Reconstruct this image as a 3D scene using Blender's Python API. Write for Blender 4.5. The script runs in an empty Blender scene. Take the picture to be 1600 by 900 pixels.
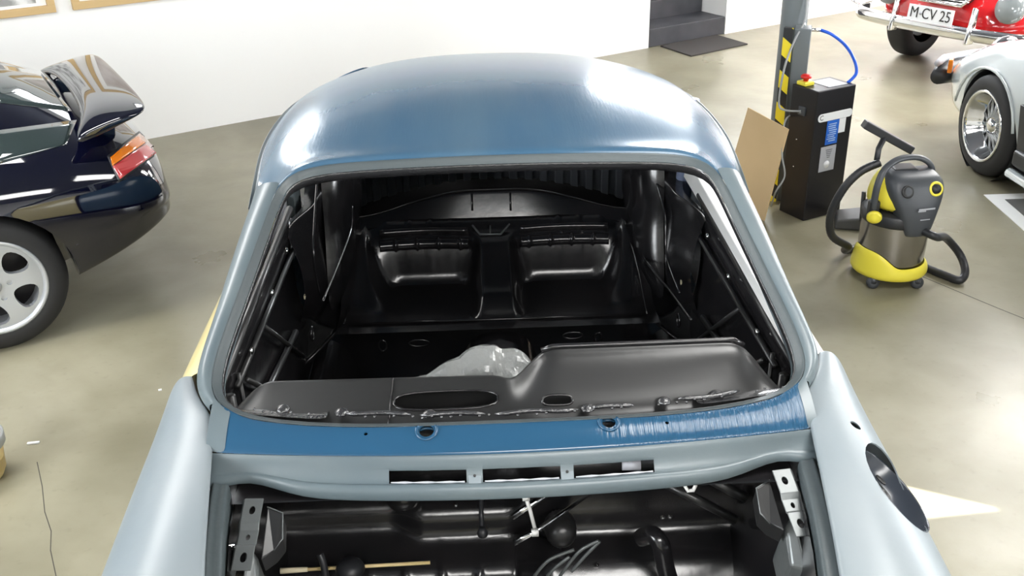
import bpy, bmesh, math, random
from mathutils import Vector, Matrix
from mathutils.bvhtree import BVHTree
random.seed(7)
S = bpy.context.scene
COL = S.collection
R = math.radians

# ------------------------------------------------------------------ camera
F = 1600.0
PITCH, ROLL, YAW = R(26.4), R(-1.15), R(-2.0)
CAM = Vector((-0.062, 0.0, 2.30))
cp, sp = math.cos(PITCH), math.sin(PITCH)
cr, sr = math.cos(ROLL), math.sin(ROLL)
fw = Vector((0, cp, -sp)); up0 = Vector((0, sp, cp)); rt0 = Vector((1, 0, 0))
RZ = Matrix.Rotation(YAW, 3, 'Z')
CR = RZ @ (rt0*cr + up0*sr); CU = RZ @ (up0*cr - rt0*sr); CF = RZ @ fw
cam = bpy.data.cameras.new('camera'); co = bpy.data.objects.new('camera', cam); COL.objects.link(co)
co.matrix_world = Matrix(((CR.x, CU.x, -CF.x, CAM.x), (CR.y, CU.y, -CF.y, CAM.y), (CR.z, CU.z, -CF.z, CAM.z), (0, 0, 0, 1)))
cam.sensor_width = 36; cam.lens = 36; cam.clip_start = 0.02
S.camera = co

# ------------------------------------------------------------------ view, world, light
S.view_settings.view_transform = 'Standard'; S.view_settings.look = 'None'
S.view_settings.gamma = 1; S.view_settings.use_curve_mapping = False
S.view_settings.exposure = 0.5
w = bpy.data.worlds.new('world'); S.world = w; w.use_nodes = True
w.node_tree.nodes['Background'].inputs[0].default_value = (0.75, 0.87, 1.0, 1)
w.node_tree.nodes['Background'].inputs[1].default_value = 1.5

# room frame: U runs along the back wall, N points from it into the room
WA = math.atan2(0.5, 0.862)
WU = Vector((math.cos(WA), math.sin(WA), 0)); WN = Vector((WU.y, -WU.x, 0))
W0 = Vector((1.612, 9.634, 0))          # foot of the back wall, left edge of the stair opening
CEIL = 3.15
def room(u, n, z): return W0 + WU*u + WN*n + Vector((0, 0, z))

def area(name, loc, size, energy, direction, color=(1, 1, 1), size_y=None):
    l = bpy.data.lights.new(name, 'AREA'); l.shape = 'RECTANGLE'; l.size = size; l.size_y = size_y or size
    l.energy = energy; l.color = color
    o = bpy.data.objects.new(name, l); COL.objects.link(o); o.location = loc
    d = Vector(direction).normalized()
    x = WU.copy() if abs(d.z) > .5 else Vector((0, 0, 1)).cross(d).normalized()
    x = (x - d*x.dot(d)).normalized(); y = (-d).cross(x)
    o.rotation_euler = Matrix(((x.x, y.x, -d.x), (x.y, y.y, -d.y), (x.z, y.z, -d.z))).to_euler()
    return o
GLOW_PANELS = [(-6.5, 3.0, 0.8, 2.0), (1.6, 4.0, 0.9, 3.0), (5.4, 2.6, 1.0, 5.0), (-3.9, 6.5, 1.0, 1.6), (3.4, 7.4, 1.0, 3.0), (-6.3, 8.9, 1.0, 2.4)]   # added, unseen ceiling panels lighting the room: u, n, width, length along the wall
for i, (u, n, sw, sl) in enumerate(GLOW_PANELS):
    area('ceiling_fill_lamp', room(u, n, CEIL-0.12), sl, (50, 120, 230, 26, 75, 70)[i], (0, 0, -1), (1, 0.985, 0.96), sw)
# tall windows: one on the back wall above the picture, one behind the camera, one on the right
WINDOWS = [('back', 5.6, 2.35, 3.2, 1.5), ('right', 5.0, 1.6, 4.0, 2.4), ('left', 5.0, 1.9, 2.6, 1.6), ('front', 2.0, 2.0, 5.0, 2.0)]
area('back_window_lamp', room(0.8, 0.10, 2.62), 2.2, 120, (WN.x, WN.y, -0.1), (0.93, 0.97, 1.0), .95)
area('far_window_lamp', room(-4.4, 0.10, 2.55), .6, 9, (WN.x, WN.y, -0.1), (0.93, 0.97, 1.0), .4)
area('right_window_lamp', room(9.3, 4.5, 1.8), 4.0, 150, (-WU.x, -WU.y, -0.1), (0.95, 0.98, 1.0), 2.1)
area('left_window_lamp', room(-9.2, 5.5, 2.1), 2.6, 70, (WU.x, WU.y, -0.15), (0.95, 0.98, 1.0), 1.3)
area('front_window_lamp', room(1.0, 11.7, 2.1), 3.4, 180, (-WN.x, -WN.y, -0.1), (0.95, 0.98, 1.0), 1.5)
SUN_DIR = Vector((-0.55, 0.30, -1.0)).normalized()
sun = bpy.data.lights.new('sun', 'SUN'); sun.energy = 30.0; sun.angle = R(0.5); sun.color = (1, 0.94, 0.8)
so = bpy.data.objects.new('sun', sun); COL.objects.link(so)
so.rotation_euler = SUN_DIR.to_track_quat('-Z', 'Y').to_euler()

# ------------------------------------------------------------------ pixel helpers (a pixel of the photograph to a point of the place)
def ray(px, py): return CR*((px-800)/F) - CU*((py-450)/F) + CF
def bz(px, py, z): d = ray(px, py); return CAM + d*((z-CAM.z)/d.z)
def by(px, py, y): d = ray(px, py); return CAM + d*((y-CAM.y)/d.y)
def bx(px, py, x): d = ray(px, py); return CAM + d*((x-CAM.x)/d.x)
def bpl(px, py, p, n): d = ray(px, py); return CAM + d*((p-CAM).dot(n)/d.dot(n))
LZ = 0.15                                # the bare shell stands this much higher than a car on its wheels
def cz(px, py, z): p = bz(px, py, z+LZ); p.z -= LZ; return p
def cy(px, py, y): p = by(px, py, y); p.z -= LZ; return p
def cx(px, py, x): p = bx(px, py, x); p.z -= LZ; return p

# ------------------------------------------------------------------ materials
def mat(name, color, rough=0.5, metal=0.0, spec=0.5, coat=0.0, noise=None, bump=None, emit=None, aniso=0, coat_r=0.05, trans=0, alpha=1):
    m = bpy.data.materials.new(name); m.use_nodes = True
    nt = m.node_tree; b = nt.nodes['Principled BSDF']
    b.inputs['Base Color'].default_value = (*color, 1); b.inputs['Roughness'].default_value = rough
    b.inputs['Metallic'].default_value = metal; b.inputs['Specular IOR Level'].default_value = spec
    b.inputs['Coat Weight'].default_value = coat; b.inputs['Coat Roughness'].default_value = coat_r
    b.inputs['Transmission Weight'].default_value = trans; b.inputs['Alpha'].default_value = alpha
    if emit: b.inputs['Emission Color'].default_value = (*emit[0], 1); b.inputs['Emission Strength'].default_value = emit[1]
    tc = nt.nodes.new('ShaderNodeTexCoord')
    if noise:                               # (scale, second colour, low, high, stretch)
        mp = nt.nodes.new('ShaderNodeMapping'); mp.inputs['Scale'].default_value = noise[4] if len(noise) > 4 else (1, 1, 1)
        nt.links.new(tc.outputs['Object'], mp.inputs[0])
        n = nt.nodes.new('ShaderNodeTexNoise'); n.inputs['Scale'].default_value = noise[0]; n.inputs['Detail'].default_value = 6
        nt.links.new(mp.outputs[0], n.inputs[0])
        r = nt.nodes.new('ShaderNodeValToRGB'); r.color_ramp.elements[0].position = noise[2]; r.color_ramp.elements[1].position = noise[3]
        r.color_ramp.elements[0].color = (*color, 1); r.color_ramp.elements[1].color = (*noise[1], 1)
        nt.links.new(n.outputs[0], r.inputs[0]); nt.links.new(r.outputs[0], b.inputs['Base Color'])
    if bump:                                # (scale, strength, stretch)
        mp = nt.nodes.new('ShaderNodeMapping'); mp.inputs['Scale'].default_value = bump[2] if len(bump) > 2 else (1, 1, 1)
        nt.links.new(tc.outputs['Object'], mp.inputs[0])
        n = nt.nodes.new('ShaderNodeTexNoise'); n.inputs['Scale'].default_value = bump[0]; n.inputs['Detail'].default_value = 4
        nt.links.new(mp.outputs[0], n.inputs[0])
        bp = nt.nodes.new('ShaderNodeBump'); bp.inputs['Strength'].default_value = bump[1]; bp.inputs['Distance'].default_value = 0.01
        nt.links.new(n.outputs[0], bp.inputs['Height']); nt.links.new(bp.outputs[0], b.inputs['Normal'])
    return m
M = {}
M['wall'] = mat('white_wall_paint', (0.90, 0.90, 0.89), 0.8)
M['ceiling'] = mat('ceiling_paint', (0.13, 0.14, 0.16), 0.9)
M['trim'] = mat('white_trim_paint', (0.8, 0.8, 0.8), 0.5)
M['primer'] = mat('blue_grey_primer', (0.045, 0.105, 0.175), 0.20, spec=0.5, noise=(2.2, (0.07, 0.130, 0.190), 0.35, 0.7, (2.5, 0.5, 1)), bump=(60, 0.04, (2.5, .25, 1)), coat=0.0)
M['fender'] = mat('grey_primer', (0.20, 0.235, 0.255), 0.36, spec=0.6, noise=(3, (0.24, 0.27, 0.285), 0.35, 0.7), bump=(40, 0.03))
M['pillar'] = mat('worn_grey_primer', (0.095, 0.125, 0.140), 0.34, spec=0.6, noise=(4, (0.13, 0.16, 0.17), 0.35, 0.7), bump=(60, 0.04))
M['blue'] = mat('wet_blue_paint', (0.019, 0.072, 0.138), 0.16, spec=0.45, coat=0.15, bump=(150, 0.55, (1, .06, .06)))
def streaky(m):        # brush streaks only on the right hand end of the strip
    nt = m.node_tree; bp = [n for n in nt.nodes if n.type == 'BUMP'][0]; tc = [n for n in nt.nodes if n.type == 'TEX_COORD'][0]
    sx = nt.nodes.new('ShaderNodeSeparateXYZ'); nt.links.new(tc.outputs['Object'], sx.inputs[0])
    mr = nt.nodes.new('ShaderNodeMapRange'); mr.inputs[1].default_value = .16; mr.inputs[2].default_value = .36; mr.inputs[3].default_value = .02; mr.inputs[4].default_value = .75
    nt.links.new(sx.outputs[0], mr.inputs[0]); nt.links.new(mr.outputs[0], bp.inputs['Strength'])
streaky(M['blue'])
M['greysteel'] = mat('grey_undercoat', (0.065, 0.08, 0.085), 0.40, spec=0.5, bump=(90, 0.08))
M['black'] = mat('black_gloss_coat', (0.010, 0.010, 0.011), 0.20, spec=0.7, noise=(9, (0.017, 0.015, 0.016), 0.4, 0.8), bump=(25, 0.05))
M['blacksatin'] = mat('black_satin_coat', (0.018, 0.018, 0.018), 0.34, spec=0.6, bump=(30, 0.04))
M['flange'] = mat('wet_black_flange', (0.03, 0.03, 0.032), 0.14, spec=0.9, coat=0.6, bump=(120, 0.35))
M['steel'] = mat('dark_bracket_metal', (0.13, 0.14, 0.14), 0.36, metal=0.35, bump=(60, 0.06))
M['yellowdoor'] = mat('pale_yellow_paint', (0.80, 0.68, 0.33), 0.3, coat=0.5)
M['whitepaint'] = mat('white_door_paint', (0.82, 0.82, 0.80), 0.3, coat=0.4)
M['lavender'] = mat('lilac_grey_primer', (0.20, 0.24, 0.36), 0.35)
M['darkblue'] = mat('midnight_blue_paint', (0.0015, 0.0018, 0.008), 0.05, spec=0.6, coat=1.0, coat_r=0.02)
M['whitecar'] = mat('silver_white_paint', (0.60, 0.65, 0.66), 0.12, coat=1.0, coat_r=0.02)
M['red'] = mat('red_paint', (0.55, 0.012, 0.016), 0.12, coat=1.0, coat_r=0.02)
M['maroon'] = mat('maroon_paint', (0.07, 0.01, 0.018), 0.2, coat=0.8)
M['tyre'] = mat('tyre_rubber', (0.018, 0.018, 0.019), 0.65)
M['alloy'] = mat('silver_wheel_paint', (0.55, 0.57, 0.60), 0.28, metal=0.55)
M['chrome'] = mat('chrome', (0.82, 0.82, 0.82), 0.08, metal=1.0)
M['glass'] = mat('dark_tinted_glass', (0.02, 0.03, 0.03), 0.02, spec=0.9, coat=1)
M['blackplastic'] = mat('black_plastic', (0.02, 0.021, 0.024), 0.42)
M['greyplastic'] = mat('dark_grey_plastic', (0.055, 0.06, 0.068), 0.42, bump=(200, 0.03))
M['yellow'] = mat('yellow_plastic', (0.88, 0.76, 0.07), 0.32)
M['bowl'] = mat('slate_grey_satin', (0.035, 0.042, 0.055), 0.25, spec=.7)
M['stainless'] = mat('brushed_stainless', (0.42, 0.40, 0.38), 0.24, metal=1.0, bump=(40, 0.05, (1, 1, 0.02)))
M['orange'] = mat('orange_lens', (0.85, 0.22, 0.01), 0.12, coat=1)
M['redlens'] = mat('red_lens', (0.48, 0.03, 0.035), 0.10, coat=1, noise=(1, (0.62, 0.10, 0.10), .45, .5, (1, 1, 30)))
M['cardboard'] = mat('cardboard', (0.64, 0.46, 0.25), 0.85, noise=(3, (0.70, 0.51, 0.29), .3, .7), bump=(30, .05, (30, 1, 1)))
M['blackmetal'] = mat('black_powder_coat', (0.010, 0.009, 0.011), 0.36, spec=0.5)
M['columnpaint'] = mat('grey_column_paint', (0.16, 0.18, 0.19), 0.4)
M['slate'] = mat('dark_slate_step', (0.045, 0.047, 0.055), 0.5, noise=(5, (0.065, 0.066, 0.075), .35, .7))
M['matfibre'] = mat('dark_doormat_fibre', (0.05, 0.045, 0.042), 0.95, bump=(400, .5))
M['label_white'] = mat('white_label', (0.85, 0.86, 0.88), 0.4)
M['label_blue'] = mat('blue_label', (0.02, 0.14, 0.62), 0.35)
M['label_grey'] = mat('grey_label', (0.45, 0.46, 0.50), 0.35)
M['label_text'] = mat('label_print', (0.45, 0.60, 0.85), 0.5)
M['ink'] = mat('dark_print', (0.02, 0.02, 0.02), 0.5)
M['redbutton'] = mat('red_button', (0.65, 0.015, 0.015), 0.3)
M['cable'] = mat('grey_cable', (0.35, 0.36, 0.36), 0.5)
M['bluehose'] = mat('blue_air_hose', (0.02, 0.12, 0.70), 0.35)
M['wood'] = mat('pale_wood', (0.80, 0.62, 0.28), 0.6, noise=(14, (0.80, 0.62, 0.33), .4, .6, (1, 8, 8)))
M['woodtip'] = mat('cream_wood', (0.72, 0.64, 0.45), 0.7)
M['frame'] = mat('oak_picture_frame', (0.60, 0.42, 0.20), 0.5)
M['mount'] = mat('white_picture_mount', (0.92, 0.91, 0.88), 0.6)
M['print'] = mat('grey_photo_print', (0.30, 0.30, 0.29), 0.5, noise=(9, (0.80, 0.80, 0.78), .38, .60))
M['print2'] = mat('pale_photo_print', (0.50, 0.44, 0.40), 0.5, noise=(5, (0.66, 0.60, 0.56), .38, .60))
M['whiteline'] = mat('white_edge_band', (0.85, 0.85, 0.83), 0.6)
M['rubbermat'] = mat('grey_rubber_mat', (0.10, 0.10, 0.095), 0.6, noise=(6, (0.14, 0.135, 0.125), .3, .7))
M['greyblob'] = mat('grey_plastic_block', (0.07, 0.07, 0.07), 0.6)
M['lampglass'] = mat('grey_lamp_glass', (0.20, 0.22, 0.22), 0.15, coat=1)
M['foil'] = mat('clear_plastic_film', (0.36, 0.37, 0.36), 0.2, coat=0.4, trans=0.35, bump=(60, .35))
M['window_glass'] = mat('bright_window_glass', (0.9, 0.95, 1), 0.2, emit=((0.93, 0.97, 1.0), 9.0))
M['ceiling_glow'] = mat('glowing_ceiling_panel', (0.9, 0.95, 1), 0.2, emit=((1, 0.99, 0.96), 5.5))  # glow of the added ceiling panels

def floor_mat():
    m = bpy.data.materials.new('stained_concrete'); m.use_nodes = True; nt = m.node_tree; L = nt.links; b = nt.nodes['Principled BSDF']
    tc = nt.nodes.new('ShaderNodeTexCoord')
    def noise(s, det, lo, hi, c0, c1, dist=0.0):
        n = nt.nodes.new('ShaderNodeTexNoise'); n.inputs['Scale'].default_value = s; n.inputs['Detail'].default_value = det; n.inputs['Distortion'].default_value = dist
        L.new(tc.outputs['Object'], n.inputs[0]); r = nt.nodes.new('ShaderNodeValToRGB')
        r.color_ramp.elements[0].position = lo; r.color_ramp.elements[1].position = hi
        r.color_ramp.elements[0].color = (*c0, 1); r.color_ramp.elements[1].color = (*c1, 1); L.new(n.outputs[0], r.inputs[0]); return r
    a = noise(0.9, 9, .32, .68, (0.205, 0.188, 0.125), (0.330, 0.308, 0.225), .6)
    c = noise(3.2, 8, .35, .62, (0.80, 0.79, 0.76), (1, 1, 1), .3)
    d = noise(26, 5, .25, .40, (0.86, 0.86, 0.86), (1, 1, 1))
    m1 = nt.nodes.new('ShaderNodeMix'); m1.data_type = 'RGBA'; m1.blend_type = 'MULTIPLY'; m1.inputs[0].default_value = .75
    m2 = nt.nodes.new('ShaderNodeMix'); m2.data_type = 'RGBA'; m2.blend_type = 'MULTIPLY'; m2.inputs[0].default_value = .7
    L.new(a.outputs[0], m1.inputs[6]); L.new(c.outputs[0], m1.inputs[7]); L.new(m1.outputs[2], m2.inputs[6]); L.new(d.outputs[0], m2.inputs[7])
    L.new(m2.outputs[2], b.inputs['Base Color'])
    rg = noise(1.6, 6, .3, .7, (.26, .26, .26), (.42, .42, .42)); L.new(rg.outputs[0], b.inputs['Roughness'])
    b.inputs['Specular IOR Level'].default_value = 0.5
    n = nt.nodes.new('ShaderNodeTexNoise'); n.inputs['Scale'].default_value = 9; n.inputs['Detail'].default_value = 8; L.new(tc.outputs['Object'], n.inputs[0])
    bp = nt.nodes.new('ShaderNodeBump'); bp.inputs['Strength'].default_value = .12; bp.inputs['Distance'].default_value = .01
    L.new(n.outputs[0], bp.inputs['Height']); L.new(bp.outputs[0], b.inputs['Normal'])
    return m
M['floor'] = floor_mat()
def stripe_mat():
    m = bpy.data.materials.new('yellow_black_hazard_stripes'); m.use_nodes = True; nt = m.node_tree; L = nt.links; b = nt.nodes['Principled BSDF']
    tc = nt.nodes.new('ShaderNodeTexCoord'); sx = nt.nodes.new('ShaderNodeSeparateXYZ'); L.new(tc.outputs['Object'], sx.inputs[0])
    a = nt.nodes.new('ShaderNodeMath'); a.operation = 'MULTIPLY'; a.inputs[1].default_value = 0.75; L.new(sx.outputs[0], a.inputs[0])
    s = nt.nodes.new('ShaderNodeMath'); s.operation = 'ADD'; L.new(sx.outputs[2], s.inputs[0]); L.new(a.outputs[0], s.inputs[1])
    d = nt.nodes.new('ShaderNodeMath'); d.operation = 'DIVIDE'; d.inputs[1].default_value = 0.185; L.new(s.outputs[0], d.inputs[0])
    f = nt.nodes.new('ShaderNodeMath'); f.operation = 'FRACT'; L.new(d.outputs[0], f.inputs[0])
    g = nt.nodes.new('ShaderNodeMath'); g.operation = 'GREATER_THAN'; g.inputs[1].default_value = 0.46; L.new(f.outputs[0], g.inputs[0])
    mx = nt.nodes.new('ShaderNodeMix'); mx.data_type = 'RGBA'; L.new(g.outputs[0], mx.inputs[0])
    mx.inputs[6].default_value = (0.02, 0.02, 0.02, 1); mx.inputs[7].default_value = (0.90, 0.72, 0.03, 1)
    L.new(mx.outputs[2], b.inputs['Base Color']); b.inputs['Roughness'].default_value = .45
    return m
M['stripes'] = stripe_mat()

# ------------------------------------------------------------------ mesh helpers
def obj(name, verts, faces, m, parent=None, smooth=True, sub=0, solid=0.0, bev=0.0, label=None):
    me = bpy.data.meshes.new(name); me.from_pydata([tuple(v) for v in verts], [], faces); me.update()
    if smooth: me.polygons.foreach_set('use_smooth', [True]*len(me.polygons))
    me.materials.append(m if not isinstance(m, str) else M[m])
    o = bpy.data.objects.new(name, me); COL.objects.link(o)
    if parent: o.parent = parent
    if solid: md = o.modifiers.new('s', 'SOLIDIFY'); md.thickness = abs(solid); md.offset = -1 if solid > 0 else 1
    if bev: md = o.modifiers.new('b', 'BEVEL'); md.width = bev; md.segments = 3; md.limit_method = 'ANGLE'
    if sub: md = o.modifiers.new('u', 'SUBSURF'); md.levels = sub; md.render_levels = sub
    if label: o['label'] = label
    return o
def empty(name, loc, label, cat, rz=0, group=None):
    o = bpy.data.objects.new(name, None); COL.objects.link(o); o.location = loc; o.rotation_euler = (0, 0, rz); o.empty_display_size = .1
    tag(o, label, cat, group); return o
def tag(o, label, cat, group=None):
    o['label'] = label; o['category'] = cat
    if group: o['group'] = group
    return o
def struct(o): o['kind'] = 'structure'; return o
class MB:
    def __init__(s): s.v = []; s.f = []; s.cut = []
    def add(s, vs, fs):
        s.cut.append((len(s.v), len(s.f)))
        k = len(s.v); s.v += [tuple(v) for v in vs]; s.f += [tuple(i+k for i in f) for f in fs]; return s
    def box(s, c, size, mtx=None):
        x, y, z = [q/2 for q in size]
        vs = [Vector((a*x, b*y, d*z)) for a in (-1, 1) for b in (-1, 1) for d in (-1, 1)]
        if mtx: vs = [mtx @ v for v in vs]
        vs = [v+Vector(c) for v in vs]
        return s.add(vs, [(0, 1, 3, 2), (4, 6, 7, 5), (0, 4, 5, 1), (2, 3, 7, 6), (0, 2, 6, 4), (1, 5, 7, 3)])
    def prism(s, bottom, top):
        n = len(bottom)
        return s.add(list(bottom)+list(top), [tuple(range(n))[::-1], tuple(range(n, 2*n))]+[(i, (i+1) % n, n+(i+1) % n, n+i) for i in range(n)])
    def tube(s, pts, r, n=10, cap=True, flat=1.0):
        pts = [Vector(p) for p in pts]; m = len(pts); rs = r if isinstance(r, (list, tuple)) else [r]*m
        t = (pts[1]-pts[0]).normalized(); a = t.orthogonal().normalized(); vs = []
        for i in range(m):
            t = (pts[min(i+1, m-1)]-pts[max(i-1, 0)]).normalized()
            a = (a-t*a.dot(t)).normalized(); b = t.cross(a)
            for k in range(n):
                q = 2*math.pi*k/n; vs.append(pts[i]+a*math.cos(q)*rs[i]+b*math.sin(q)*rs[i]*flat)
        fs = [(i*n+k, i*n+(k+1) % n, (i+1)*n+(k+1) % n, (i+1)*n+k) for i in range(m-1) for k in range(n)]
        if cap: fs += [tuple(range(n))[::-1], tuple(range((m-1)*n, m*n))]
        return s.add(vs, fs)
    def lathe(s, prof, n=40, mtx=None, cap=True):          # prof (radius, z)
        mtx = mtx or Matrix.Identity(4); vs = []
        for r, z in prof:
            for k in range(n):
                q = 2*math.pi*k/n; vs.append(mtx @ Vector((r*math.cos(q), r*math.sin(q), z)))
        m = len(prof); fs = [(i*n+k, i*n+(k+1) % n, (i+1)*n+(k+1) % n, (i+1)*n+k) for i in range(m-1) for k in range(n)]
        if cap: fs += [tuple(range(n))[::-1], tuple(range((m-1)*n, m*n))]
        return s.add(vs, fs)
    def grid(s, rows, close=False):
        n = len(rows[0]); vs = [p for r in rows for p in r]; fs = []
        for i in range(len(rows)-1):
            for k in range(n-1 + (1 if close else 0)): fs.append((i*n+k, i*n+(k+1) % n, (i+1)*n+(k+1) % n, (i+1)*n+k))
        return s.add(vs, fs)
    def build(s, name, m, parent=None, **kw): return obj(name, s.v, s.f, m, parent, **kw)
    def each(s, name, m, parent=None, **kw):               # one object for every piece
        e = s.cut+[(len(s.v), len(s.f))]
        return [obj(name, s.v[a:c], [tuple(i-a for i in f) for f in s.f[b:d]], m, parent, **kw) for (a, b), (c, d) in zip(e, e[1:])]
def smooth_path(pts, n=6):
    pts = [Vector(p) for p in pts]; out = []
    for i in range(len(pts)-1):
        p0 = pts[max(i-1, 0)]; p1 = pts[i]; p2 = pts[i+1]; p3 = pts[min(i+2, len(pts)-1)]
        for k in range(n):
            t = k/n; out.append(.5*((2*p1)+(p2-p0)*t+(2*p0-5*p1+4*p2-p3)*t*t+(3*p1-p0-3*p2+p3)*t**3))
    return out+[pts[-1]]
def fix_normals(o, flip=False):
    bm = bmesh.new(); bm.from_mesh(o.data); bmesh.ops.recalc_face_normals(bm, faces=bm.faces)
    if flip: bmesh.ops.reverse_faces(bm, faces=bm.faces)
    bm.to_mesh(o.data); bm.free(); return o
def bake(o):
    dg = bpy.context.evaluated_depsgraph_get(); dg.update()
    me = bpy.data.meshes.new_from_object(o.evaluated_get(dg)); o.modifiers.clear(); o.data = me
    return o
def cut(o, *mbs, solver='EXACT'):
    for mb in mbs:
        c = mb.build('cutter', 'ink', smooth=False); fix_normals(c); c.parent = o.parent
        md = o.modifiers.new('c', 'BOOLEAN'); md.operation = 'DIFFERENCE'; md.object = c; md.solver = solver
        bake(o); cm = c.data; bpy.data.objects.remove(c); bpy.data.meshes.remove(cm)
    me = o.data
    return o
def sharpen(o, ang=40):
    me = o.data; bm = bmesh.new(); bm.from_mesh(me)
    for e in bm.edges:
        if len(e.link_faces) == 2 and e.calc_face_angle(0) > R(ang): e.smooth = False
    for f in bm.faces: f.smooth = True
    bm.to_mesh(me); bm.free(); return o
def interp(tab, x):
    if x <= tab[0][0]: return tab[0][1]
    for (a, b), (c, d) in zip(tab, tab[1:]):
        if x <= c:
            t = (x-a)/(c-a); return b+(d-b)*t
    return tab[-1][1]
def sinterp(tab, x):
    h = .09; return sum(interp(tab, x+h*k_/4)*(4-abs(k_)) for k_ in range(-3, 4))/16
def smoothstep(a, b, x): t = min(1, max(0, (x-a)/(b-a))); return t*t*(3-2*t)
def rotx(a): return Matrix.Rotation(a, 3, 'X')
def rotz(a): return Matrix.Rotation(a, 3, 'Z')
def frame_mtx(o, x, y, z): return Matrix(((x.x, y.x, z.x, o.x), (x.y, y.y, z.y, o.y), (x.z, y.z, z.z, o.z), (0, 0, 0, 1)))
def text_obj(name, s, size, mtx, m, parent=None, ext=0.001):
    cu = bpy.data.curves.new(name, 'FONT'); cu.body = s; cu.size = size; cu.extrude = ext; cu.align_x = 'CENTER'; cu.align_y = 'CENTER'
    t = bpy.data.objects.new(name, cu); COL.objects.link(t)
    dg = bpy.context.evaluated_depsgraph_get(); dg.update()
    me = bpy.data.meshes.new_from_object(t.evaluated_get(dg)); bpy.data.objects.remove(t)
    me.transform(mtx); me.materials.clear(); me.materials.append(M[m])
    o = bpy.data.objects.new(name, me); COL.objects.link(o)
    if parent: o.parent = parent
    return o

# ------------------------------------------------------------------ room shell
UL, UR, NF = -9.5, 9.6, 12.0
fl = MB().prism([room(UL-.2, -1.6, -.1), room(UR+.2, -1.6, -.1), room(UR+.2, NF+.2, -.1), room(UL-.2, NF+.2, -.1)],
                [room(UL-.2, -1.6, 0), room(UR+.2, -1.6, 0), room(UR+.2, NF+.2, 0), room(UL-.2, NF+.2, 0)])
struct(fl.build('floor', 'floor', smooth=False))
# back wall with a recess for the stairs
SW = (Vector(bz(1131, 53, 0))-W0).dot(WU)            # width of the stair opening
def wallbox(mb, u0, u1, n0, n1, z0, z1):
    mb.prism([room(u0, n0, z0), room(u1, n0, z0), room(u1, n1, z0), room(u0, n1, z0)], [room(u0, n0, z1), room(u1, n0, z1), room(u1, n1, z1), room(u0, n1, z1)])
mb = MB(); wallbox(mb, UL-.2, 0, -.25, 0, 0, CEIL); wallbox(mb, SW, UR+.2, -.25, 0, 0, CEIL); wallbox(mb, 0, SW, -.25, 0, 2.05, CEIL)
struct(mb.build('wall_back', 'wall', smooth=False))
mb = MB(); wallbox(mb, -.25, 0, -1.6, -.25, 0, CEIL); wallbox(mb, SW, SW+.25, -1.6, -.25, 0, CEIL); wallbox(mb, -.25, SW+.25, -1.75, -1.6, 0, CEIL)
struct(mb.build('wall_stairwell', 'wall', smooth=False))
for nm, a in (('wall_left', (UL-.2, UL, -.25, NF+.2)), ('wall_right', (UR, UR+.2, -.25, NF+.2)), ('wall_front', (UL, UR, NF, NF+.2))):
    mb = MB(); wallbox(mb, a[0], a[1], a[2], a[3], 0, CEIL); struct(mb.build(nm, 'wall', smooth=False))
# ceiling with an added hole, its outline cut to throw the sun patch
sp_pts = [bz(1566, 797, 0), bz(1398, 757, 0), bz(1428, 812, 0)]
t = CEIL/(-SUN_DIR.z)
hole = [p - SUN_DIR*t for p in sp_pts]
cl = MB().prism([room(UL-.2, -1.8, CEIL), room(UR+.2, -1.8, CEIL), room(UR+.2, NF+.2, CEIL), room(UL-.2, NF+.2, CEIL)],
                [room(UL-.2, -1.8, CEIL+.02), room(UR+.2, -1.8, CEIL+.02), room(UR+.2, NF+.2, CEIL+.02), room(UL-.2, NF+.2, CEIL+.02)]).build('ceiling', 'ceiling', smooth=False)
fix_normals(cl)
cut(cl, MB().prism([h-Vector((0, 0, .2)) for h in hole], [h+Vector((0, 0, .2)) for h in hole])); struct(cl)
k = 1
for (u, n, sw, sl) in GLOW_PANELS:
    mb = MB(); wallbox(mb, u-sl/2, u+sl/2, n-sw/2, n+sw/2, CEIL-.03, CEIL-.005)
    o = struct(mb.build('window_%d' % k, 'ceiling_glow', smooth=False)); k += 1  # added glowing panel under the closed ceiling, no opening above it
def wall_window(c, ax, nn, ww, hh, bars):
    global k
    up = Vector((0, 0, 1)); mb = MB(); mx = Matrix((ax, nn, up)).transposed()
    mb.box(c+nn*.02, (ww, .03, hh), mx)
    o = struct(mb.build('window_%d' % k, 'window_glass', smooth=False))
    fb = MB()
    for s in (-1, 1): fb.box(c+nn*.04+ax*s*ww/2, (.08, .08, hh+.08), mx); fb.box(c+nn*.04+up*s*hh/2, (ww, .08, .08), mx)
    for i in range(1, bars): fb.box(c+nn*.04+ax*(i/bars-.5)*ww, (.05, .07, hh), mx)
    f = fb.build('trim_%d' % k, 'trim', smooth=False); struct(f); k += 1
wall_window(room(0.8, 0, 2.62), WU, WN, 2.2, .92, 2)
wall_window(room(-4.4, 0, 2.55), WU, WN, .6, .4, 1)
wall_window(room(UR, 4.5, 1.8), WN, -WU, 4.0, 2.2, 4)
wall_window(room(UL, 5.5, 2.1), WN, WU, 2.6, 1.4, 3)
wall_window(room(1.0, NF, 2.1), WU, -WN, 3.4, 1.6, 4)
# stairs
st = empty('staircase', room(SW/2, -.3, 0), 'dark slate steps leading up through the opening in the white wall', 'stairs')
def stbox(n0, n1, z1, name='step'):
    mb = MB(); wallbox(mb, .005, SW-.005, n0, n1, 0.002, z1); o = mb.build(name, 'slate', smooth=False, bev=.006); o.parent = st; o.matrix_parent_inverse = Matrix.Translation(-st.location); return o
RISE = 0.172
stbox(-.34, -.005, RISE); stbox(-.70, -.345, RISE*2); stbox(-1.06, -.705, RISE*3); stbox(-1.55, -1.065, RISE*4)
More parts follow.
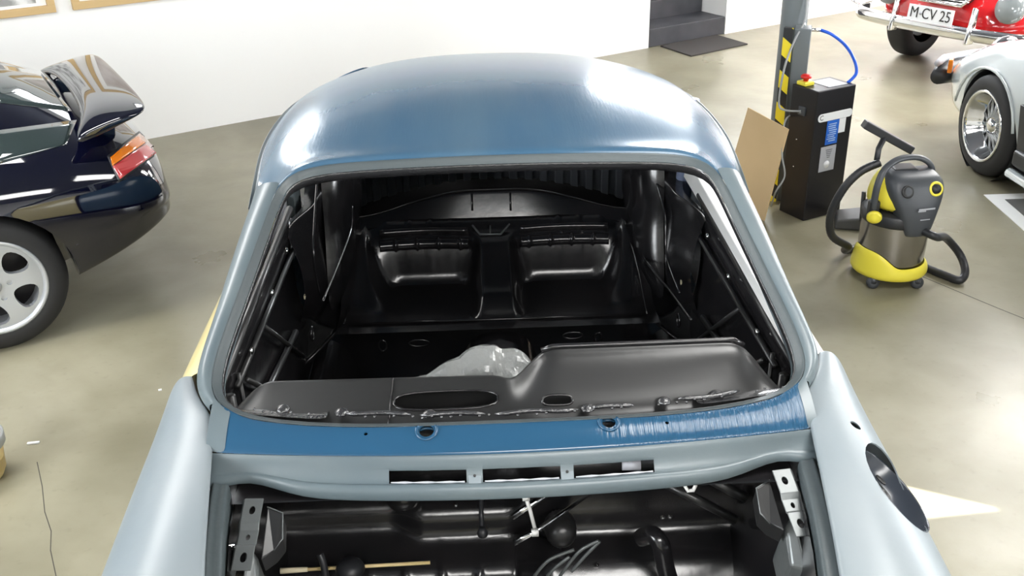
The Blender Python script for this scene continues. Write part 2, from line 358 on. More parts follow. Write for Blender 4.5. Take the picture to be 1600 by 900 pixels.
# doormat
q = [bz(*p, .0) for p in ((1032, 73), (1080, 89), (1168, 70), (1120, 56))]
o = MB().prism(q, [p+Vector((0, 0, .012)) for p in q]).build('doormat', 'matfibre', smooth=False); tag(o, 'flat dark doormat on the concrete in front of the slate steps', 'doormat')
# pictures on the back wall
def picture(pts, m, label, flip):
    # pts: bottom outer corner of the frame nearest the gap, and one more point along its lower edge
    a = bpl(*pts[0], W0, WN); u = (a-W0).dot(WU); z = a.z; ww = 1.15; hh = .85
    u0, u1 = (u-ww, u) if flip else (u, u+ww)
    root = empty('picture_frame', room((u0+u1)/2, 0, z), label, 'picture')
    def part(nm, mb, mm):
        o = mb.build(nm, mm, smooth=False, bev=.003 if nm == 'frame' else 0); o.parent = root; o.matrix_parent_inverse = Matrix.Translation(-root.location)
    f = MB(); t = .05
    wallbox(f, u0, u1, .002, .035, z, z+t); wallbox(f, u0, u1, .002, .035, z+hh-t, z+hh); wallbox(f, u0, u0+t, .002, .035, z+t, z+hh-t); wallbox(f, u1-t, u1, .002, .035, z+t, z+hh-t)
    part('frame', f, 'frame')
    f = MB(); wallbox(f, u0+t, u1-t, .002, .012, z+t, z+hh-t); part('mount', f, 'mount')
    f = MB(); wallbox(f, u0+t+.06, u1-t-.06, .012, .014, z+t+(.02 if flip else .055), z+hh-t-.06); part('print', f, m)
picture([(87, 18)], 'print', 'oak framed grey photo print at the left end of the white wall', True)
picture([(113, 15)], 'print2', 'oak framed pale print, right of the grey photo print', False)

# ------------------------------------------------------------------ the bare car shell
car = empty('car_shell', (0, 0, LZ), 'stripped car body shell in blue-grey primer with bare black interior and no windscreen', 'car')
# windscreen opening, right half from bottom centre to top centre
HL = [(0, 1.810, .946), (.13, 1.812, .945), (.30, 1.819, .942), (.44, 1.838, .940), (.555, 1.865, .942), (.612, 1.896, .950), (.638, 1.93, .962), (.645, 1.98, .982),
      (.640, 2.05, 1.010), (.622, 2.16, 1.055), (.603, 2.28, 1.104), (.583, 2.40, 1.155), (.570, 2.475, 1.190), (.556, 2.53, 1.213), (.525, 2.558, 1.228), (.46, 2.567, 1.238), (.38, 2.567, 1.243), (.25, 2.564, 1.248), (.13, 2.562, 1.251), (0, 2.562, 1.252)]
loop = [Vector(p) for p in HL] + [Vector((-p[0], p[1], p[2])) for p in HL[-2:0:-1]]
NWS = Vector((0, -.378, .926))
NL = len(loop)
def outdir(i):
    t = (loop[(i+1) % NL]-loop[(i-1) % NL]).normalized(); d = t.cross(NWS); d.normalize()
    c = Vector((0, 2.2, 1.1)); 
    return d if d.dot(loop[i]-c) > 0 else -d
OUT = [outdir(i) for i in range(NL)]
def ring(off, hh): return [loop[i]+OUT[i]*off+NWS*hh for i in range(NL)]
r_in = ring(-.002, -.030); r0 = ring(-.001, -.010); r1 = ring(.005, -.006); r2 = ring(.012, .002); r3 = ring(.018, .006)
inner = MB().grid([ring(.014, -.05), r_in, ring(-.004, -.014), r0], close=True).build('windscreen_flange', 'flange', car, sub=1, solid=.0015)
fr = MB().grid([r0, r1, r2, r3], close=True).build('windscreen_frame', 'greysteel', car, sub=1, solid=.0015)
# pillars
for s in (1, -1):
    rows = []
    idx = [i if s > 0 else (NL-i) % NL for i in range(5, 16)]
    OP = {5: (.655, 1.905, .945), 6: (.685, 1.94, .957), 7: (.700, 1.985, .975), 8: (.695, 2.06, 1.005), 9: (.682, 2.17, 1.045), 10: (.672, 2.29, 1.092), 11: (.658, 2.41, 1.142), 12: (.647, 2.49, 1.175), 13: (.640, 2.55, 1.20), 14: (.640, 2.60, 1.208), 15: (.640, 2.64, 1.21)}
    for j, i in zip(range(5, 16), idx):
        o_ = Vector(OP[j]); o_.x *= s; a = r3[i]
        mid = a.lerp(o_, .5)+Vector((s*.002, -.004, .012)); q = a.lerp(o_, .12)+Vector((0, -.002, .004))
        rows.append([a, q, mid, a.lerp(o_, .86)+Vector((s*.004, -.001, .006)), o_+Vector((s*.004, 0, -.006)), o_+Vector((s*.006, .01, -.03)), o_+Vector((-s*.012, .015, -.032)), o_+Vector((-s*.05, .02, -.045))])
    rows = rows[:9]
    MB().grid(rows).build('windscreen_pillar', 'pillar', car, sub=2)
# roof with gutter, rear window opening and tail
YS = [2.58, 2.60, 2.66, 2.78, 2.95, 3.15, 3.35, 3.55, 3.75, 3.90, 4.05, 4.3, 4.6, 4.75, 5.0, 5.2, 5.3]
ZC = [(2.56, 1.260), (2.60, 1.266), (2.66, 1.276), (2.78, 1.292), (2.95, 1.305), (3.15, 1.309), (3.35, 1.300), (3.55, 1.278), (3.75, 1.246), (3.90, 1.217), (4.05, 1.182), (4.3, 1.11), (4.6, 1.0), (4.75, .94), (5.0, .83), (5.2, .70), (5.3, .5)]
HW = [(2.56, .642), (2.66, .652), (2.78, .670), (2.95, .685), (3.15, .692), (3.35, .690), (3.55, .680), (3.75, .655), (3.9, .635), (4.05, .62), (4.3, .62), (4.6, .64), (4.75, .66), (5.0, .66), (5.3, .6)]
ZR = [(2.56, 1.195), (2.66, 1.195), (2.78, 1.192), (2.95, 1.188), (3.15, 1.18), (3.35, 1.168), (3.55, 1.15), (3.75, 1.12), (3.9, 1.09), (4.05, 1.05), (4.3, .97), (4.6, .90), (4.75, .86), (5.0, .74), (5.2, .6), (5.3, .45)]
SX = [0, .12, .25, .38, .5, .62, .72, .80, .87, .925, .965, 1.0]
def roofpt(y, s):
    zc, zr, hw = (sinterp(ZC, y), sinterp(ZR, y), sinterp(HW, y)) if y > 2.7 else (interp(ZC, y), interp(ZR, y), interp(HW, y)); a = abs(s)
    z = zr+(zc-zr)*(1-a**2.55)**.70
    return Vector((s*hw, y, z))
hdr = {}
def header_pt(s):      # edge of the roof on the windscreen frame
    x = s*.640; best = None
    pts = sorted([r3[i] for i in range(12, NL-11)], key=lambda p: p.x)
    for a, b in zip(pts, pts[1:]):
        if a.x <= x <= b.x: return a.lerp(b, (x-a.x)/(b.x-a.x))
    p = Vector(pts[0] if x < 0 else pts[-1]); t = (abs(x)-abs(p.x))/(.642-abs(p.x)); return p.lerp(Vector((math.copysign(.640, x), 2.56, 1.195)), t)
full = [-a for a in SX[::-1]]+SX[1:]
rows = []
h0 = [header_pt(s) for s in full]
rows.append([p+Vector((0, .0, -.004)) for p in h0]); rows.append([p+Vector((0, .006, .004)) for p in h0])
rows.append([p+Vector((0, .018, .010 if abs(s) < .9 else .006)) for p, s in zip(h0, full)])
YR = YS[2:10]
for y in YR: rows.append([roofpt(y, s) for s in full])
mb = MB().grid(rows); roof = mb.build('roof_panel', 'primer', car, sub=2)
# drip gutters along both roof edges
for s in (-1, 1):
    rr_ = []
    for y in [2.50, 2.58, 2.70, 2.85, 3.0, 3.2, 3.4, 3.6, 3.75, 3.88]:
        e = Vector((s*(interp(HW, y)), y, interp(ZR, y)-.002 if y > 2.56 else interp(ZR, 2.56)-.002-(2.58-y)*.3))
        rr_.append([e+Vector((-s*.012, 0, .006)), e+Vector((0, 0, -.004)), e+Vector((s*.010, 0, -.004)), e+Vector((s*.013, 0, .004)), e+Vector((s*.015, 0, -.012)), e+Vector((-s*.004, 0, -.02)), e+Vector((-s*.02, 0, -.03))])
    MB().grid(rr_).build('drip_rail', 'pillar', car, sub=1)
# C pillars and rear deck
for s in (-1, 1):
    rows = [[roofpt(y, s*a) for a in (.74, .82, .90, .96, 1.0)] for y in YS[9:14]]
    MB().grid(rows).build('rear_pillar', 'primer', car, sub=1, solid=.01)
rows = [[roofpt(y, s) for s in full] for y in YS[12:]]
MB().grid(rows).build('rear_deck', 'primer', car, sub=1, solid=.01)
# rear quarters
for s in (-1, 1):
    rows = []
    for y, w, top in [(3.08, .815, .90), (3.4, .82, .91), (3.8, .84, .92), (4.2, .84, .90), (4.6, .80, .86), (5.0, .72, .78), (5.28, .62, .55)]:
        hw = interp(HW, y) if y > 3.9 else .72
        zt = top if y < 3.9 else interp(ZR, y)
        rows.append([Vector((s*a, y, z)) for a, z in ((hw-.02, zt), (hw+.02, zt-.01), ((hw+w)/2, zt-.05), (w, min(.72, zt-.1)), (w, .45), (w-.02, .22), (w-.1, .2))])
    MB().grid(rows).build('rear_quarter_panel', 'primer', car, sub=2, solid=.01)
# doors: outer skin pale yellow on one side and white on the other, black inside
def door(s, m, lab):
    rows = []
    for y, w in [(2.075, .820), (2.2, .828), (2.45, .834), (2.7, .834), (2.9, .828), (3.06, .820)]:
        rows.append([Vector((s*a, y, z)) for a, z in ((.700, .915), (.712, .925), (.73, .922), (.765, .895), (.80, .845), (w, .75), (w+.004, .6), (w, .42), (w-.02, .22), (w-.05, .2))])
    d = empty('door', (0, 0, 0), '', ''); del d['label'], d['category']; d.parent = car; d['label'] = lab
    MB().grid(rows).build('outer_skin', m, d, sub=2, solid=.006)
    return d
dL = door(-1, 'yellowdoor', 'door with a pale yellow outer skin'); dR = door(1, 'whitepaint', 'door with a white outer skin')
for s, d in ((-1, dL), (1, dR)):
    X = s*.690
    mb = MB()
    rows = []
    ys = [2.0, 2.2, 2.4, 2.6, 2.8, 3.0, 3.12]
    for z, dx in [(.905, 0), (.89, -.018), (.84, -.022), (.80, -.006), (.60, -.008), (.56, -.03), (.40, -.03), (.36, -.01), (.2, -.01)]:
        rows.append([Vector((X+s*dx, y, z)) for y in ys])
    mb.grid(rows).build('inner_panel', 'black', d, solid=.004, sub=1)
    b = MB()
    b.tube([(X-s*.02, 2.02, .905), (X-s*.02, 3.12, .915)], .012)
    b.tube([(X-s*.03, 2.1, .70), (X-s*.035, 2.9, .58)], .010); b.tube([(X-s*.03, 2.15, .84), (X-s*.03, 3.05, .80)], .008)
    b.tube([(X-s*.03, 2.25, .80), (X-s*.04, 2.7, .44)], .007); b.tube([(X-s*.03, 2.5, .82), (X-s*.04, 2.95, .46)], .007)
    b.tube([(X-s*.03, 2.08, .86), (X-s*.035, 2.10, .4)], .012); b.tube([(X-s*.03, 2.18, .86), (X-s*.035, 2.2, .4)], .006)
    b.each('door_brace', 'blacksatin', d)
    b = MB()
    for yy, zz in ((2.05, .78), (2.05, .66), (2.12, .72), (2.12, .60), (2.62, .86), (2.3, .855), (2.9, .865)):
        b.lathe([(.010, 0), (.010, .006), (.005, .009)], 8, Matrix.Translation((X-s*.035, yy, zz)) @ Matrix.Rotation(-s*math.pi/2, 4, 'Y'))
    b.each('door_bolt', 'chrome', d)
# upper white ledge of the right door, seen through the opening
MB().prism([(.665, 2.02, .918), (.70, 2.02, .918), (.70, 3.34, .90), (.660, 3.34, .90)], [(.672, 2.02, .945), (.70, 2.02, .945), (.70, 3.34, .965), (.668, 3.34, .965)]).build('window_ledge', 'whitepaint', dR, smooth=False, bev=.004, label='white ledge under the side window')
# B pillars
MB().tube([(.682, 3.38, 1.16), (.680, 3.39, 1.0), (.674, 3.40, .80)], [.034, .036, .038], 16, flat=.7).build('side_pillar', 'lavender', car, label='lilac grey side pillar')
b = MB().box((-.690, 3.33, .99), (.03, .12, .34), rotx(R(-6))); o = b.build('side_pillar', 'greysteel', car, smooth=False, bev=.006, label='grey side pillar with holes')
cutm = MB()
for zz in (.86, .93, 1.0, 1.07): cutm.lathe([(.016, -.05), (.016, .05)], 12, Matrix.Translation((-.69, 3.33+(zz-.99)*-.1, zz)) @ Matrix.Rotation(math.pi/2, 4, 'Y'))
fix_normals(o); cut(o, cutm)

# cowl: painted blue top, grey channel with three air slots, rim of the luggage opening
FX = [-.64, -.60, -.555, -.50, -.44, -.37, -.30, -.22, -.14, -.07, 0, .07, .14, .22, .30, .37, .44, .50, .555, .60, .64]
def edge_pt(x):
    pts = sorted([r3[i] for i in range(NL) if r3[i].y < 1.93], key=lambda p: p.x)
    for a, b_ in zip(pts, pts[1:]):
        if a.x <= x <= b_.x: return a.lerp(b_, (x-a.x)/(b_.x-a.x))
    return Vector(pts[0] if x < 0 else pts[-1])
def blue_low(x): return Vector((x, 1.730+.14*x*x, .912-.02*x*x))
def rim_low(x):
    a = abs(x); wv = .028*math.exp(-((a-.545)/.06)**2)
    return Vector((x, 1.682+.14*x*x+wv, .852+wv*.35))
rows = []
tops = []
for x in FX:
    e = edge_pt(max(-.655, min(.655, x))); e = Vector((x, e.y, e.z)); tops.append(e)
BX = [x for x in FX if abs(x) <= .61]
def cowl_row(f): return [f(i, x) for i, x in enumerate(FX)]
seam_x = .648
T = lambda t, dz: (lambda i, x: tops[i].lerp(blue_low(x), t)+Vector((0, 0, dz)))
rows = [cowl_row(T(0, 0)), cowl_row(T(.12, .004)), cowl_row(T(.5, .009)), cowl_row(T(.88, .006)), cowl_row(T(1, 0))]
cowl = MB().grid(rows).build('cowl_top', 'blue', car, sub=1, solid=.002, label='bright blue painted cowl strip')
mk = MB()
for px, py, r_ in ((667, 679, .0155), (951, 666, .0145), (572, 682, .004), (1042, 664, .004)):
    c = cz(px, py, .932); mk.lathe([(r_, -.05), (r_, .05)], 20, Matrix.Translation(c))
bake(cowl); fix_normals(cowl); cut(cowl, mk); sharpen(cowl, 35)
bpy.context.view_layer.update(); me_ = cowl.data; ctree = BVHTree.FromPolygons([v.co+Vector((0, 0, LZ)) for v in me_.vertices], [tuple(p.vertices) for p in me_.polygons])
b = MB()
for px, py in ((667, 679), (951, 666)):
    c = cz(px, py, .932)
    n = 24; prof = []
    for k_ in range(n+1):
        q = 2*math.pi*k_/n; xx_, yy_ = c.x+.0215*math.cos(q), c.y+.0215*math.sin(q)
        h = ctree.ray_cast(Vector((xx_, yy_, 2.0)), Vector((0, 0, -1)))[0]; prof.append((xx_, yy_, (h.z-LZ if h else c.z)+.001))
    b.tube(prof, .0032, 8, cap=False)
b.each('wiper_hole_rim', 'blue', car)
# end patches of the cowl in grey next to the fenders
for s in (-1, 1):
    rows = []
    for t_, dz in ((0, .003), (.12, .0075), (.5, .0125), (.88, .0095), (1, .003)):
        r_ = []
        for x in ((.604, .622, .646) if s < 0 else (.622, .634, .646)):
            a = abs(x); e = edge_pt(s*min(a, .655)); e = Vector((s*x, e.y, e.z)); r_.append(e.lerp(blue_low(s*x), t_)+Vector((0, 0, dz)))
        rows.append(r_)
    MB().grid(rows).build('cowl_corner', 'pillar', car, sub=1, label='grey primed corner of the cowl')
P = lambda t, dz: (lambda i, x: blue_low(x).lerp(rim_low(x), t)+Vector((0, 0, dz*(1-.6*smoothstep(.35, .62, abs(x))))))
rows = [cowl_row(P(0, .0)), cowl_row(P(.04, .001)), cowl_row(P(.16, -.001)), cowl_row(P(.24, -.010)), cowl_row(P(.45, -.015)), cowl_row(P(.68, -.012)), cowl_row(P(.72, -.004)), cowl_row(P(.85, .004)), cowl_row(P(.97, .002)), cowl_row(P(1, -.004)), cowl_row(P(1.01, -.016)), cowl_row(P(.95, -.02))]
ch = MB().grid(rows).build('cowl_channel', 'pillar', car, sub=1, solid=.002, label='grey channel with three air slots')
bake(ch); fix_normals(ch)
cm = []
for (xa, xb) in ((-.262, -.103), (-.070, .090), (.117, .285)):
    m_ = MB(); a1 = [blue_low(x).lerp(rim_low(x), .28) for x in (xa, (xa+xb)/2, xb)]; a2 = [blue_low(x).lerp(rim_low(x), .62) for x in (xa, (xa+xb)/2, xb)]
    lo = [p+Vector((0, 0, -.08)) for p in a1]+[p+Vector((0, 0, -.08)) for p in a2[::-1]]; hi = [p+Vector((0, 0, .08)) for p in a1]+[p+Vector((0, 0, .08)) for p in a2[::-1]]
    m_.prism(lo, hi); cm.append(m_)
cut(ch, *cm); sharpen(ch, 35)
b = MB(); c_ = MB()
for xa in (-.0865, .1035):
    p = blue_low(xa).lerp(rim_low(xa), .45)+Vector((0, 0, -.012))
    b.box(p, (.026, .034, .003), rotx(R(38))); c_.lathe([(.003, 0), (.003, .003)], 10, Matrix.Translation(p+Vector((0, 0, .002))) @ Matrix.Rotation(R(38), 4, 'X'))
b.each('slot_bracket', 'fender', car, smooth=False, bev=.001); c_.each('slot_bolt', 'ink', car)
b = MB()
for xa, xb in ((-.258, -.107), (-.066, .086), (.121, .281)):
    b.tube([blue_low(x).lerp(rim_low(x), .640)+Vector((0, 0, -.006)) for x in [xa+(xb-xa)*k_/10 for k_ in range(11)]], [.0012+.0008*((k_*7) % 3) for k_ in range(11)], 6)
b.each('slot_edge', 'label_grey', car)
# heater box flap seen in the right slot
b = MB().tube([cz(972, 727, .85), cz(1001, 727, .85)], .011, 14); b.build('air_flap', 'label_grey', car, label='white air flap end')
b = MB().grid([[Vector((x, 1.76, .80)) for x in (-.3, .3)], [Vector((x, 1.84, .74)) for x in (-.3, .3)]]); b.build('air_box', 'black', car)

# front fenders
INN = [((.735, 2.070, .925), 2.065), ((.712, 2.0, .928), 2.02), ((.684, 1.945, .929), 1.96), ((.655, 1.900, .928), 1.91), ((.640, 1.85, .922), 1.86), ((.630, 1.78, .913), 1.78), ((.618, 1.70, .904), 1.70), ((.603, 1.60, .890), 1.60), ((.585, 1.48, .873), 1.48), ((.560, 1.34, .850), 1.32), ((.53, 1.15, .815), 1.12), ((.49, .90, .74), .88), ((.44, .72, .64), .72)]
def fender(s):
    rows = []
    for (x, y, z), yo in INN:
        zo = interp([(.7, .66), (.9, .72), (1.1, .755), (1.32, .775), (1.48, .790), (1.60, .803), (1.80, .822), (2.07, .835)], yo)
        xo = interp([(.7, .70), (.9, .77), (1.1, .80), (1.4, .812), (2.1, .812)], yo)
        pts = []
        cr_ = .014+.02*smoothstep(1.8, 1.2, y)
        for t_, dz in ((0, -.012), (0.0, 0), (.07, .002), (.35, cr_*.8), (.62, cr_*.75), (.85, cr_*.35), (1.0, 0)):
            zz = z+(zo-z)*(t_**2.2)
            pts.append(Vector((x+(xo-x)*t_, y+(yo-y)*t_, zz+dz)))
        pts += [Vector((xo+.012, yo, zo-.06)), Vector((xo+.016, yo, zo-.2)), Vector((xo+.01, yo, .42)), Vector((xo-.01, yo, .25))]
        rows.append([Vector((s*p.x, p.y, p.z)) for p in pts])
    # rear edge turned in
    return MB().grid(rows).build('front_fender', 'fender', car, sub=2, solid=.003)
fL = fender(-1); fR = fender(1)
bake(fR); fix_normals(fR)
c = cz(1402, 762, .845); 
ax = Vector((.62, 0, .78)).normalized(); lat = Vector((0, 1, 0)); ver = ax.cross(lat)
prof = []
NB = 28
for sgn, lst in ((-1, 'lo'), (1, 'hi')): pass
def ell(off, ky=.120, kx=.078):
    out = []
    for k_ in range(NB):
        q = 2*math.pi*k_/NB; out.append(c+ax*off+lat*math.cos(q)*ky+ver*math.sin(q)*kx*(1+.12*math.cos(q)))
    return out
cut(fR, MB().prism(ell(-.07), ell(.12)))
q_ = Vector(cz(1336, 670, .893)); hb = MB().lathe([(.0115, -.05), (.0115, .05)], 20, Matrix.Translation(q_)); cut(fR, hb)
sharpen(fR, 35)
# recessed bowl of the fuel filler with its hole
bw = MB()
rows = [ell(.012, .124, .082), ell(-.004, .122, .080), ell(-.03, .118, .076), ell(-.055, .10, .062), ell(-.062, .06, .035), ell(-.062, .01, .008)]
bw.grid(rows[1:], close=True).build('fuel_filler_bowl', 'bowl', car, sub=1, solid=.002)
hc = c+lat*.05-ax*.048+ver*-.015
fb_ = MB().lathe([(.030, 0), (.034, .004), (.030, .010), (.020, .010), (.018, -.004)], 20, frame_mtx(hc, lat, ver, ax)); fb_.build('filler_neck', 'blacksatin', car)
MB().lathe([(.013, 0), (.013, .003)], 16, frame_mtx(c-lat*-.072-ax*.030-ver*.02, lat, ver, ax)).build('filler_drain', 'ink', car)

# luggage compartment: side rails, walls, floor, front bulkhead
for s in (-1, 1):
    rows = []
    for x, y, z in [(.622, 1.735, .868), (.618, 1.70, .870), (.607, 1.60, .862), (.588, 1.48, .848), (.562, 1.34, .826), (.532, 1.15, .79), (.49, .90, .72)]:
        rows.append([Vector((s*a, y, zz)) for a, zz in ((x+.012, z-.02), (x+.006, z-.006), (x+.001, z-.001), (x-.004, z-.004), (x-.012, z-.008), (x-.026, z-.006), (x-.030, z-.012), (x-.031, z-.06))])
    MB().grid(rows).build('hood_gutter', 'greysteel', car, sub=1)
    rows = []
    for y in (2.08, 1.9, 1.7, 1.5, 1.3, 1.1, .9):
        xx = interp([(.9, .45), (1.15, .50), (1.34, .53), (1.6, .573), (1.74, .59), (2.1, .60)], y)
        rows.append([Vector((s*a, y, zz)) for a, zz in ((xx, .83 if y > 1.3 else .74), (xx+.005, .70), (xx-.005, .6), (xx-.05, .52), (xx-.06, .40), (xx-.07, .2))])
    MB().grid(rows).build('inner_wing', 'black', car, sub=1)
prof = [(1.70, .835), (1.84, .82), (1.97, .76), (2.035, .69), (2.05, .635), (2.035, .60), (1.985, .575), (1.968, .55), (1.975, .515), (1.955, .49), (1.90, .470), (1.878, .445), (1.872, .40), (1.868, .33), (1.84, .27), (1.74, .235), (1.5, .225), (1.2, .22), (.9, .22)]
XX = [-.60+.04*i for i in range(31)]
def bulk(x, y, z, k_):
    if k_ >= 6: 
        # flat tank cover on the right side
        r_ = smoothstep(-.02, .10, x)
        y2 = y+.05*r_ if k_ < 13 else y; z2 = z-.04*r_ if 6 <= k_ < 12 else z
        y, z = y2, z2
    if 2 <= k_ <= 8: y += .03*smoothstep(-.22, -.30, x)*(1 if k_ > 4 else 0)
    if 10 <= k_ <= 14: y -= .010*max(0, math.cos(x*2*math.pi/.0875))**8*(1-smoothstep(-.02, .1, x))
    return Vector((x, y, z))
rows = [[bulk(x, y, z, i) for x in [-.62+.00775*j for j in range(161)]] for i, (y, z) in enumerate(prof)]
MB().grid(rows).build('luggage_tub', 'black', car, sub=1)
for s in (-1, 1):                                    # outer fender liner seals
    pass
# rounded boss, studs, strap, rods
b = MB(); c0 = cy(628, 785, 1.96)
b.lathe([(.0, .045), (.018, .042), (.035, .03), (.046, .0), (.05, -.04)], 20, Matrix.Translation(c0+Vector((0, .03, 0))) @ Matrix.Rotation(R(70), 4, 'X')); b.build('bulkhead_boss', 'black', car, sub=1)
b = MB()
for px, py in ((712, 788), (1035, 809), (1047, 808), (933, 882), (630, 893)): b.lathe([(.005, -.01), (.005, .006), (.0, .009)], 10, Matrix.Translation(cy(px, py, 1.93)) @ Matrix.Rotation(R(60), 4, 'X'))
b.each('stud', 'chrome', car)
b = MB().tube(smooth_path([cy(752, 775, 1.90), cy(752, 800, 1.90), cy(753, 828, 1.87)]), .0055, 8); b.lathe([(.012, -.008), (.013, 0), (.008, .012)], 10, Matrix.Translation(cy(754, 832, 1.86))); b.build('wiring_harness', 'blackplastic', car)
b = MB().tube([cy(800, 808, 1.86), cy(865, 765, 1.90)], .0075, 12); b.tube([cy(803, 848, 1.86), cy(840, 828, 1.88), cy(935, 762, 1.97)], [.008, .0065, .004], 12)
b.each('bare_steel_pipe', 'chrome', car, label='shiny steel pipe')
b = MB(); b.tube([cy(821, 775, 1.83), cy(829, 800, 1.84), cy(838, 835, 1.84)], .0045, 8)
b.box(cy(822, 777, 1.83), (.016, .012, .012)); b.box(cy(836, 832, 1.83), (.016, .012, .014)); b.each('pipe_clip', 'whitepaint', car)
b = MB(); c0 = cy(877, 833, 1.92); b.lathe([(.0, .03), (.022, .028), (.036, .012), (.040, -.02), (.04, -.08)], 24, Matrix.Translation(c0) @ Matrix.Rotation(R(75), 4, 'X')); b.build('rubber_grommet', 'blacksatin', car, sub=1)
b = MB(); b.lathe([(.008, 0), (.016, 0), (.016, .006), (.008, .006), (.008, 0)], 6, Matrix.Translation(cy(1078, 759, 1.85)) @ Matrix.Rotation(R(60), 4, 'X'), cap=False); b.build('hex_nut', 'whitepaint', car)
b = MB(); b.tube([cy(1040, 755, 1.98), cy(1150, 812, 1.95)], .012, 10); b.tube([cy(1108, 747, 1.98), cy(1165, 778, 1.96)], .014, 10); b.each('stiffening_bead', 'blacksatin', car)
b = MB()
for pts in (((835, 900), (858, 875), (897, 859)), ((875, 900), (905, 862), (935, 845)), ((855, 900), (870, 885), (890, 870)), ((893, 893), (915, 868), (937, 846))): b.tube(smooth_path([cy(p[0], p[1], 1.80) for p in pts]), .004, 8)
b.each('bent_brake_line', 'steel', car)
b = MB(); b.tube(smooth_path([cy(1003, 840, 1.90), cy(1020, 836, 1.86), cy(1032, 850, 1.84), cy(1038, 880, 1.84), cy(1045, 905, 1.84)]), .022, 14); b.build('filler_hose', 'black', car)
# hood hinge brackets, one each side
def hinge(s, p0, p1, lab):
    A = cz(*p0, .835); B = cz(*p1, .80)
    d = empty('hood_hinge_bracket', (0, 0, 0), '', ''); del d['label'], d['category']; d.parent = car
    ux = Vector((1, 0, 0)); uy = (B-A).normalized(); ux = (ux-uy*ux.dot(uy)).normalized(); uz = ux.cross(uy); 
    if uz.z < 0: uz = -uz
    L_ = (B-A).length
    y0, y1 = -.028, L_+.028
    steps = [(y0, 0), (L_*.28, 0), (L_*.40, -.007), (L_*.70, -.007), (L_*.74, -.002), (y1, -.002)]
    rows = []
    wI, wO = -.019, .019
    for yy, dz in steps:
        rows.append([A+ux*(s*-w_)+uy*yy+uz*(dz+dd) for w_, dd in ((wO, 0), (0, 0), (wI, 0), (wI-.004, -.006), (wI-.010, -.06))])
    pl = MB().grid(rows).build('plate', 'steel', d, smooth=False, solid=.003, bev=.0015)
    bake(pl); fix_normals(pl); cm = MB()
    mxx = lambda pp: frame_mtx(pp, ux, uy, uz)
    for t_, r_ in ((0, .008), (L_*.55, .0055), (L_, .009)):
        pr = []
        for k_ in range(16):
            q = 2*math.pi*k_/16; pr.append((r_*math.cos(q)*.8, r_*math.sin(q)*1.25))
        cc = A+uy*t_
        cm.prism([cc+ux*a+uy*b2-uz*.03 for a, b2 in pr], [cc+ux*a+uy*b2+uz*.03 for a, b2 in pr])
    cut(pl, cm)
    # side wing towards the middle of the car
    sx = -s
    wv = [A+ux*(sx*.028)+uy*-.01+uz*-.005, A+ux*(sx*.062)+uy*.005+uz*-.004, A+ux*(sx*.066)+uy*.055+uz*-.02, A+ux*(sx*.05)+uy*.075+uz*-.03, A+ux*(sx*.03)+uy*.10+uz*-.02]
    MB().prism(wv, [v-uz*.05 for v in wv]).build('side_wing', 'blacksatin', d, smooth=False, bev=.003)
    MB().tube([wv[0], wv[1], wv[2], wv[3]], .0016, 6).build('wing_edge', 'steel', d)
    g = MB().prism([A+ux*(sx*-.005)+uy*(L_*.6)-uz*.02, A+ux*(sx*.020)+uy*(L_*.8)-uz*.04, A+ux*(sx*.022)+uy*(L_*1.5)-uz*.08, A+ux*(sx*-.01)+uy*(L_*1.7)-uz*.07],
                   [A+ux*(sx*-.005)+uy*(L_*.6)-uz*.14, A+ux*(sx*.020)+uy*(L_*.8)-uz*.18, A+ux*(sx*.022)+uy*(L_*1.5)-uz*.2, A+ux*(sx*.02)+uy*(L_*1.7)-uz*.2])
    g.build('gusset', 'steel', d, smooth=False, bev=.008)
    MB().tube([A+ux*(s*.045)+uy*-.02-uz*.02, A+ux*(s*.043)+uy*.05-uz*.02], .0028, 8).build('hinge_pin', 'chrome', d)
    if s < 0:
        MB().tube([A-ux*.018+uy*.07-uz*.02, A-ux*.075+uy*.07-uz*.02], .006, 10).build('hinge_bar', 'chrome', d)
hinge(-1, (394, 797), (380, 870), ''); hinge(1, (1226, 752), (1251, 818), '')

# dashboard sheet behind the windscreen opening
def dash_pt(x, t_):
    yb = 1.805+.2*x*x+.03*(abs(x) > .6); 
    yr = 2.015-.02*x
    hump = smoothstep(-.01, .09, x)*(1-smoothstep(.50, .60, x))
    y = yb+(yr-yb)*t_; z = .915+.012*t_
    if hump > 0:
        y = yb+(1.985-yb)*t_
        z += hump*(.078*smoothstep(.25, .95, t_)-.012*math.sin(math.pi*min(1, t_/.5)))
        if t_ > .93: z += hump*.006
    # ends fall away into the corners
    e = smoothstep(.56, .64, abs(x)); z -= e*.03*t_; y -= e*.10*t_
    return Vector((x, y, z))
TT = [0, .08, .16, .24, .32, .40, .5, .6, .7, .8, .88, .93, .96, 1.0]
XS = [-.635+.0254*i for i in range(51)]
rows = [[dash_pt(x, t_) for x in XS] for t_ in TT]
rows.append([dash_pt(x, 1.0)+Vector((0, .012, -.004)) for x in XS]); rows.append([dash_pt(x, 1.0)+Vector((0, .014, -.03)) for x in XS]); rows.append([dash_pt(x, 1.0)+Vector((0, .0, -.16)) for x in XS])
dash = MB().grid(rows).build('dashboard_panel', 'blacksatin', car, sub=1, solid=.002)
bake(dash); fix_normals(dash)
def stadium(cx_, cy_, w_, h_, z0, z1, n=10):
    pr = []
    for k_ in range(2*n):
        q = math.pi*(k_+.5)/n; a = math.cos(q); b2 = math.sin(q); a = math.copysign(abs(a)**.6, a); b2 = math.copysign(abs(b2)**.75, b2); pr.append((cx_+a*w_/2, cy_+b2*h_/2))
    return MB().prism([(a, b2, z0) for a, b2 in pr], [(a, b2, z1) for a, b2 in pr]), pr
